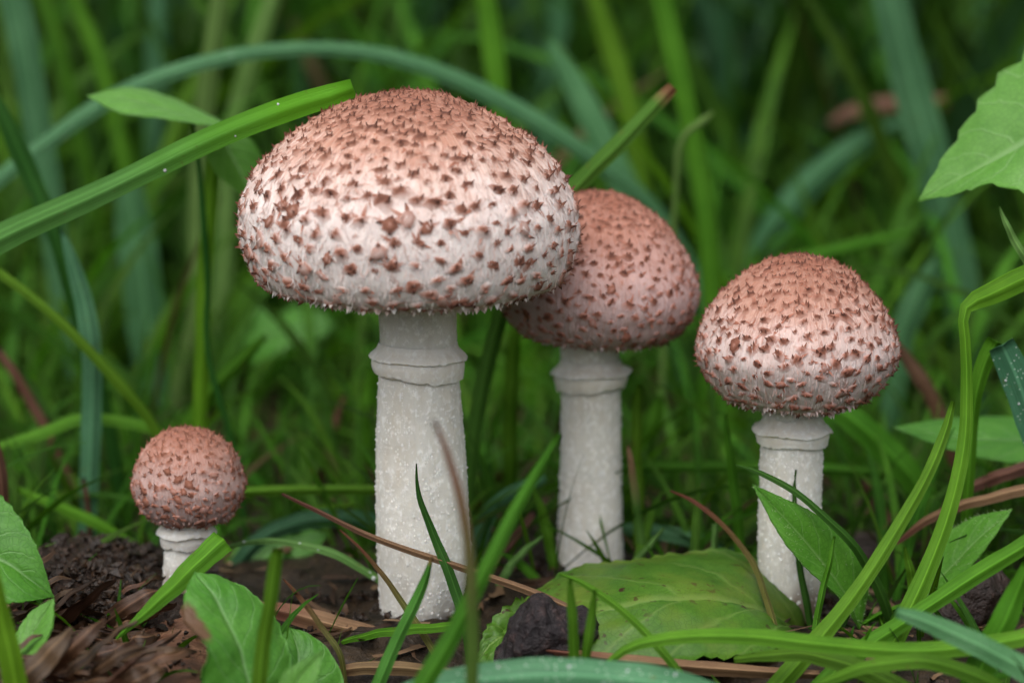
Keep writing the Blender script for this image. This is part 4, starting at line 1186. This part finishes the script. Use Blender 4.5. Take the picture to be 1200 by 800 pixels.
B('upright blurred blade with square tip over the patched leaf', [(326, 642, -78, 12), (322, 665, -78, 16), (316, 710, -78, 17), (308, 760, -78, 18), (300, 830, -78, 18)], MID, .1, .3, True)
B('torn yellow-green blade in front of the smallest stem', [(136, 748, -46, 3), (165, 722, -44, 12), (200, 690, -40, 22), (235, 656, -36, 28), (262, 632, -32, 30)], YEL, .2, .5, False)
B('bright blurred blade in the bottom left corner', [(-8, 660, -82, 10), (0, 715, -82, 22), (12, 770, -82, 28), (26, 840, -82, 30)], YEL, .1, .3, True)
B('broad bluish dewy blade lying along the bottom edge', [(440, 830, -84, 30), (520, 803, -84, 38), (610, 792, -84, 42), (700, 792, -84, 42), (790, 803, -84, 38), (880, 830, -84, 30)], DEWY, .1, .2, False, dew=24)
B('thin green blade arching over the fallen leaf', [(655, 672, -48, 3), (685, 684, -50, 7), (725, 712, -52, 9), (765, 750, -55, 10), (812, 812, -60, 11)], MID, .2, .4, True)
B('left of two short blurred blades before the black chunk', [(668, 678, -66, 4), (670, 710, -66, 11), (673, 760, -66, 13), (676, 820, -66, 13)], MID, .2, .3, True)
B('right of two short blurred blades before the black chunk', [(697, 690, -66, 4), (694, 720, -66, 10), (687, 765, -66, 12), (680, 825, -66, 12)], MID, .2, .3, True)
B('slim green blade crossing the base of the long slanting blade', [(978, 628, -26, 3), (972, 660, -27, 7), (962, 700, -28, 8), (955, 740, -30, 8)], MID, .2, .4, True)
# dead stalks and litter one can pick out
B('flat red-brown dead stalk lying left of the tallest stem base', [(300, 712, -12, 14), (340, 718, -14, 24), (390, 732, -16, 25), (440, 744, -18, 22), (495, 760, -20, 14), (560, 775, -22, 6)], STRAW, .1, .4, False, name='dry_straw', cat='dry straw', thick=.0006)
B('brown dead stalk lying under the fallen leaf at the bottom', [(640, 762, -44, 10), (720, 772, -46, 15), (800, 780, -46, 17), (880, 786, -46, 15), (960, 790, -46, 10)], STRAW, .1, .5, False, name='dry_straw', cat='dry straw', thick=.0006)
B('orange-brown dead blade at the bottom left of centre', [(370, 790, -34, 10), (430, 782, -36, 16), (490, 784, -38, 16), (550, 792, -40, 10)], STRAW, .2, .4, False, name='dry_grass', cat='dry grass', thick=.0005)
B('curled brown dead blade pointing in from the right edge', [(1050, 637, 12, 4), (1082, 612, 12, 10), (1120, 594, 10, 12), (1165, 582, 8, 13), (1220, 568, 8, 14)], STRAW, .3, .5, False, name='dry_grass', cat='dry grass', thick=.0004)
B('darker dead blade just above the curled brown one', [(1110, 588, 22, 5), (1145, 568, 22, 14), (1185, 553, 20, 16), (1230, 540, 20, 16)], DEAD, .3, .4, False, name='dry_grass', cat='dry grass', thick=.0004)
B('dim brown twig low between the two left stems', [(628, 600, 34, 8), (600, 635, 32, 12), (575, 665, 30, 12), (560, 700, 28, 10)], DEAD, .3, .6, True, name='twig', cat='twig', thick=.0008)
B('dim brown leaf strip behind the clod right of the right stem', [(1010, 560, 60, 8), (1030, 590, 60, 22), (1045, 620, 60, 26), (1060, 660, 60, 20)], DEAD, .3, .4, True, name='dry_grass', cat='dry grass')

# ------------------------------------------------------------------ the mass of grass
def grass_mass(name, label, n, place, hgt, wid, mat, seed, lean=(.05, .7), curl=(.2, 1.4), seg=9, leandir=None):
    R = np.random.default_rng(seed)
    x, y = place(R, n)
    n = len(x)
    z = ground_z(x, y) - .003
    L = R.uniform(hgt[0], hgt[1], n) * R.uniform(.6, 1.0, n)
    az = R.uniform(0, 2 * math.pi, n) if leandir is None else leandir(R, n, x, y)
    a0 = R.uniform(lean[0], lean[1], n); a1 = R.uniform(curl[0], curl[1], n)
    t = np.linspace(0, 1, seg)
    ang = a0[:, None] + a1[:, None] * t[None] ** 1.6
    ds = L[:, None] / (seg - 1)
    hr = np.concatenate([np.zeros((n, 1)), np.cumsum(np.sin(ang[:, :-1]) * ds, 1)], 1)
    vr = np.concatenate([np.zeros((n, 1)), np.cumsum(np.cos(ang[:, :-1]) * ds, 1)], 1)
    sway = (R.normal(0, .05, n) * L)[:, None] * t[None] ** 2
    cx = x[:, None] + hr * np.cos(az)[:, None] - sway * np.sin(az)[:, None]
    cyy = y[:, None] + hr * np.sin(az)[:, None] + sway * np.cos(az)[:, None]
    cz = z[:, None] + vr
    c = np.stack([cx, cyy, cz], -1)
    tg = norm(np.gradient(c, axis=1))
    tw = R.uniform(-1.1, 1.1, n)[:, None] + R.uniform(-1.2, 1.2, n)[:, None] * t[None]
    sid = np.stack([-np.sin(az), np.cos(az), np.zeros(n)], -1)[:, None, :] + 0 * c
    nn = np.cross(sid, tg)
    sd = norm(sid * np.cos(tw)[..., None] + nn * np.sin(tw)[..., None])
    nr = np.cross(sd, tg)
    w = R.uniform(wid[0], wid[1], n)[:, None] * (np.minimum(1, (1 - t) * 2.6) ** .7 * (.75 + .25 * np.minimum(1, t * 4)))[None]
    w = np.maximum(w, .0002)
    Vv = np.stack([c - sd * w[..., None] / 2 + nr * w[..., None] * .14, c, c + sd * w[..., None] / 2 + nr * w[..., None] * .14], 2)
    base = (np.arange(n) * seg * 3)[:, None, None]
    i = np.arange(seg - 1)[None, :, None] * 3; j = np.arange(2)[None, None, :]
    a = base + i + j
    F = np.stack([a, a + 1, a + 4, a + 3], -1).reshape(-1, 4)
    uv = np.zeros((n, seg, 3, 2)); uv[..., 0] = np.array([0, .5, 1]); uv[..., 1] = (1 - t)[None, :, None]
    rn = np.broadcast_to(R.random(n)[:, None, None], (n, seg, 3)).reshape(-1)
    o = obj(name, mesh_np(name, Vv.reshape(-1, 3), F, True, uv.reshape(-1, 2), {'rnd': rn}), mat)
    tag(o, label, 'grass', kind='stuff')
    return o

def box(x0, x1, y0, y1, power=1.0):
    def f(R, n):
        y = y0 + (y1 - y0) * R.random(n) ** power
        x = R.uniform(x0, x1, n) * (1 + .4 * (y - y0))
        return x, y
    return f
def side_lean(R, n, x, y):      # sideways and away, never forward over the mushrooms
    return R.uniform(-.25, math.pi + .25, n)

grass_mass('grass', 'tall green meadow grass filling the background', 5200, box(-.75, .78, .30, 1.8, 1.3), (.16, .42), (.003, .0075), STUFF, 21, (.02, .55), (.1, 1.3))
grass_mass('bluish_grass', 'scattered bluish blades among the background grass', 900, box(-.6, .62, .30, 1.4, 1.3), (.2, .42), (.005, .010), STUFFB, 22, (.02, .5), (.1, 1.2))
grass_mass('low_grass', 'short crossing grass blades low behind the mushrooms', 1900, box(-.38, .40, .12, .46), (.06, .16), (.0018, .0048), STUFFL, 23, (.1, .8), (.2, 1.6), leandir=side_lean)
def close_place(R, n):
    x = R.uniform(-.25, .25, n * 2); y = R.uniform(.008, .13, n * 2)
    keep = np.ones(len(x), bool)
    for (mx, my, mr) in ((-.0225, 0, .017), (.042, .036, .019), (.0905, .012, .022), (-.055, .014, .045)):
        keep &= np.hypot(x - mx, y - my) > mr
    keep &= ~((x > -.01) & (x < .10) & (y < .014))
    return x[keep][:n], y[keep][:n]
grass_mass('sparse_low_grass', 'short thin grass close behind the mushroom stems', 1500, close_place, (.022, .07), (.0010, .0030), STUFFL, 26, (.1, .9), (.2, 1.4), leandir=side_lean)
def mid_place(R, n):
    y = R.uniform(.20, .44, n * 2); x = R.uniform(-.32, .34, n * 2)
    keep = (x < .05) | (R.random(n * 2) < .45)
    return x[keep][:n], y[keep][:n]
grass_mass('middle_grass', 'longer softly blurred grass blades a hand behind the mushrooms', 400, mid_place, (.12, .30), (.0035, .0075), STUFFL, 27, (.05, .6), (.2, 1.5), leandir=side_lean)
def corner_place(R, n):
    return R.uniform(.035, .23, n), R.uniform(-.135, -.055, n)
grass_mass('corner_grass', 'low bright grass blades arching over the bottom right foreground', 150, corner_place, (.025, .055), (.0010, .0026), STUFFL, 28, (.75, 1.25), (.1, .7))
def front_place(R, n):
    x = R.uniform(-.2, .24, n * 2); y = R.uniform(-.14, .09, n * 2)
    keep = np.ones(len(x), bool)
    for (mx, my, mr) in ((-.0225, 0, .02), (.042, .04, .02), (.091, .022, .02), (-.055, .03, .04)):
        keep &= np.hypot(x - mx, y - my) > mr
    keep &= ~((x > -.012) & (x < .10) & (y > -.058) & (y < .02))
    return x[keep][:n], y[keep][:n]
grass_mass('ground_grass', 'tiny fresh blades sprouting from the soil around the mushrooms', 1500, front_place, (.010, .036), (.0008, .0020), STUFFL, 24, (.2, 1.1), (.1, 1.3))

def round_place(R, n):  # unseen grass beside and behind the camera, added to block low sky light
    x = R.uniform(-1.5, 1.5, n * 3); y = R.uniform(-2.1, .5, n * 3)
    keep = (np.abs(x) > .5) | (y < -1.35)
    return x[keep][:n], y[keep][:n]
grass_mass('sky_screen_grass', 'tall meadow grass added out of view to screen low sky light', 4200, round_place, (.28, .50), (.004, .009), STUFF, 25, (.02, .4), (.1, 1.0))

def stem_crumbs():
    r_ = random.Random(31)
    pts = []
    for (mx, my, mr) in ((-.0225, 0, .0105), (.042, .036, .009), (.0905, .012, .008)):
        for _ in range(150):
            a = r_.uniform(0, 6.28); q = mr + abs(r_.gauss(0, .0035))
            x, y = mx + q * math.cos(a), my + q * math.sin(a)
            pts.append((x, y, float(ground_z(x, y)) + .0006 + max(0, .003 - (q - mr)) * r_.random()))
    o = crumbs(None, np.array(pts), 700, .0003, .0013, CRUMB, lambda p: True, 9)
    tag(o, 'loose dark soil crumbs round the stem bases', 'soil', kind='stuff')
stem_crumbs()

# dead litter flakes on the soil
def litter():
    R = random.Random(8)
    Vs, Fs, Rn, UVs, off = [], [], [], [], 0
    for _ in range(2600):
        x = R.uniform(-.24, .26); y = R.uniform(-.16, .32)
        z = float(ground_z(x, y))
        a = R.uniform(0, 6.28); L = R.uniform(.003, .02); w = R.uniform(.0008, .0035)
        b = R.random()
        for i in range(4):
            t = i / 3
            px_ = x + math.cos(a + t * .5 * b) * L * (t - .5); py_ = y + math.sin(a + t * .5 * b) * L * (t - .5)
            pz = z + .0005 + .003 * R.random() * abs(t - .5) + .0012 * R.random()
            ww = w * (1 - abs(t - .5) * 1.3)
            Vs += [(px_ - math.sin(a) * ww / 2, py_ + math.cos(a) * ww / 2, pz), (px_ + math.sin(a) * ww / 2, py_ - math.cos(a) * ww / 2, pz + R.uniform(-.0006, .0006))]
            Rn += [b, b]; UVs += [(0, t), (1, t)]
            if i < 3: Fs.append([off + 2 * i, off + 2 * i + 1, off + 2 * i + 3, off + 2 * i + 2])
        off += 8
    o = obj('leaf_litter', mesh_np('leaf_litter', np.array(Vs), np.array(Fs), True, UVs, {'tip': np.array(Rn)}), LIT)
    tag(o, 'small brown dead grass and leaf bits on the soil', 'litter', kind='stuff')
LIT = mat_attr('litter_brown', [(0, (.020, .010, .006)), (.4, (.040, .020, .010)), (.75, (.085, .046, .023)), (1, (.15, .095, .05))], rough=.6)
litter()
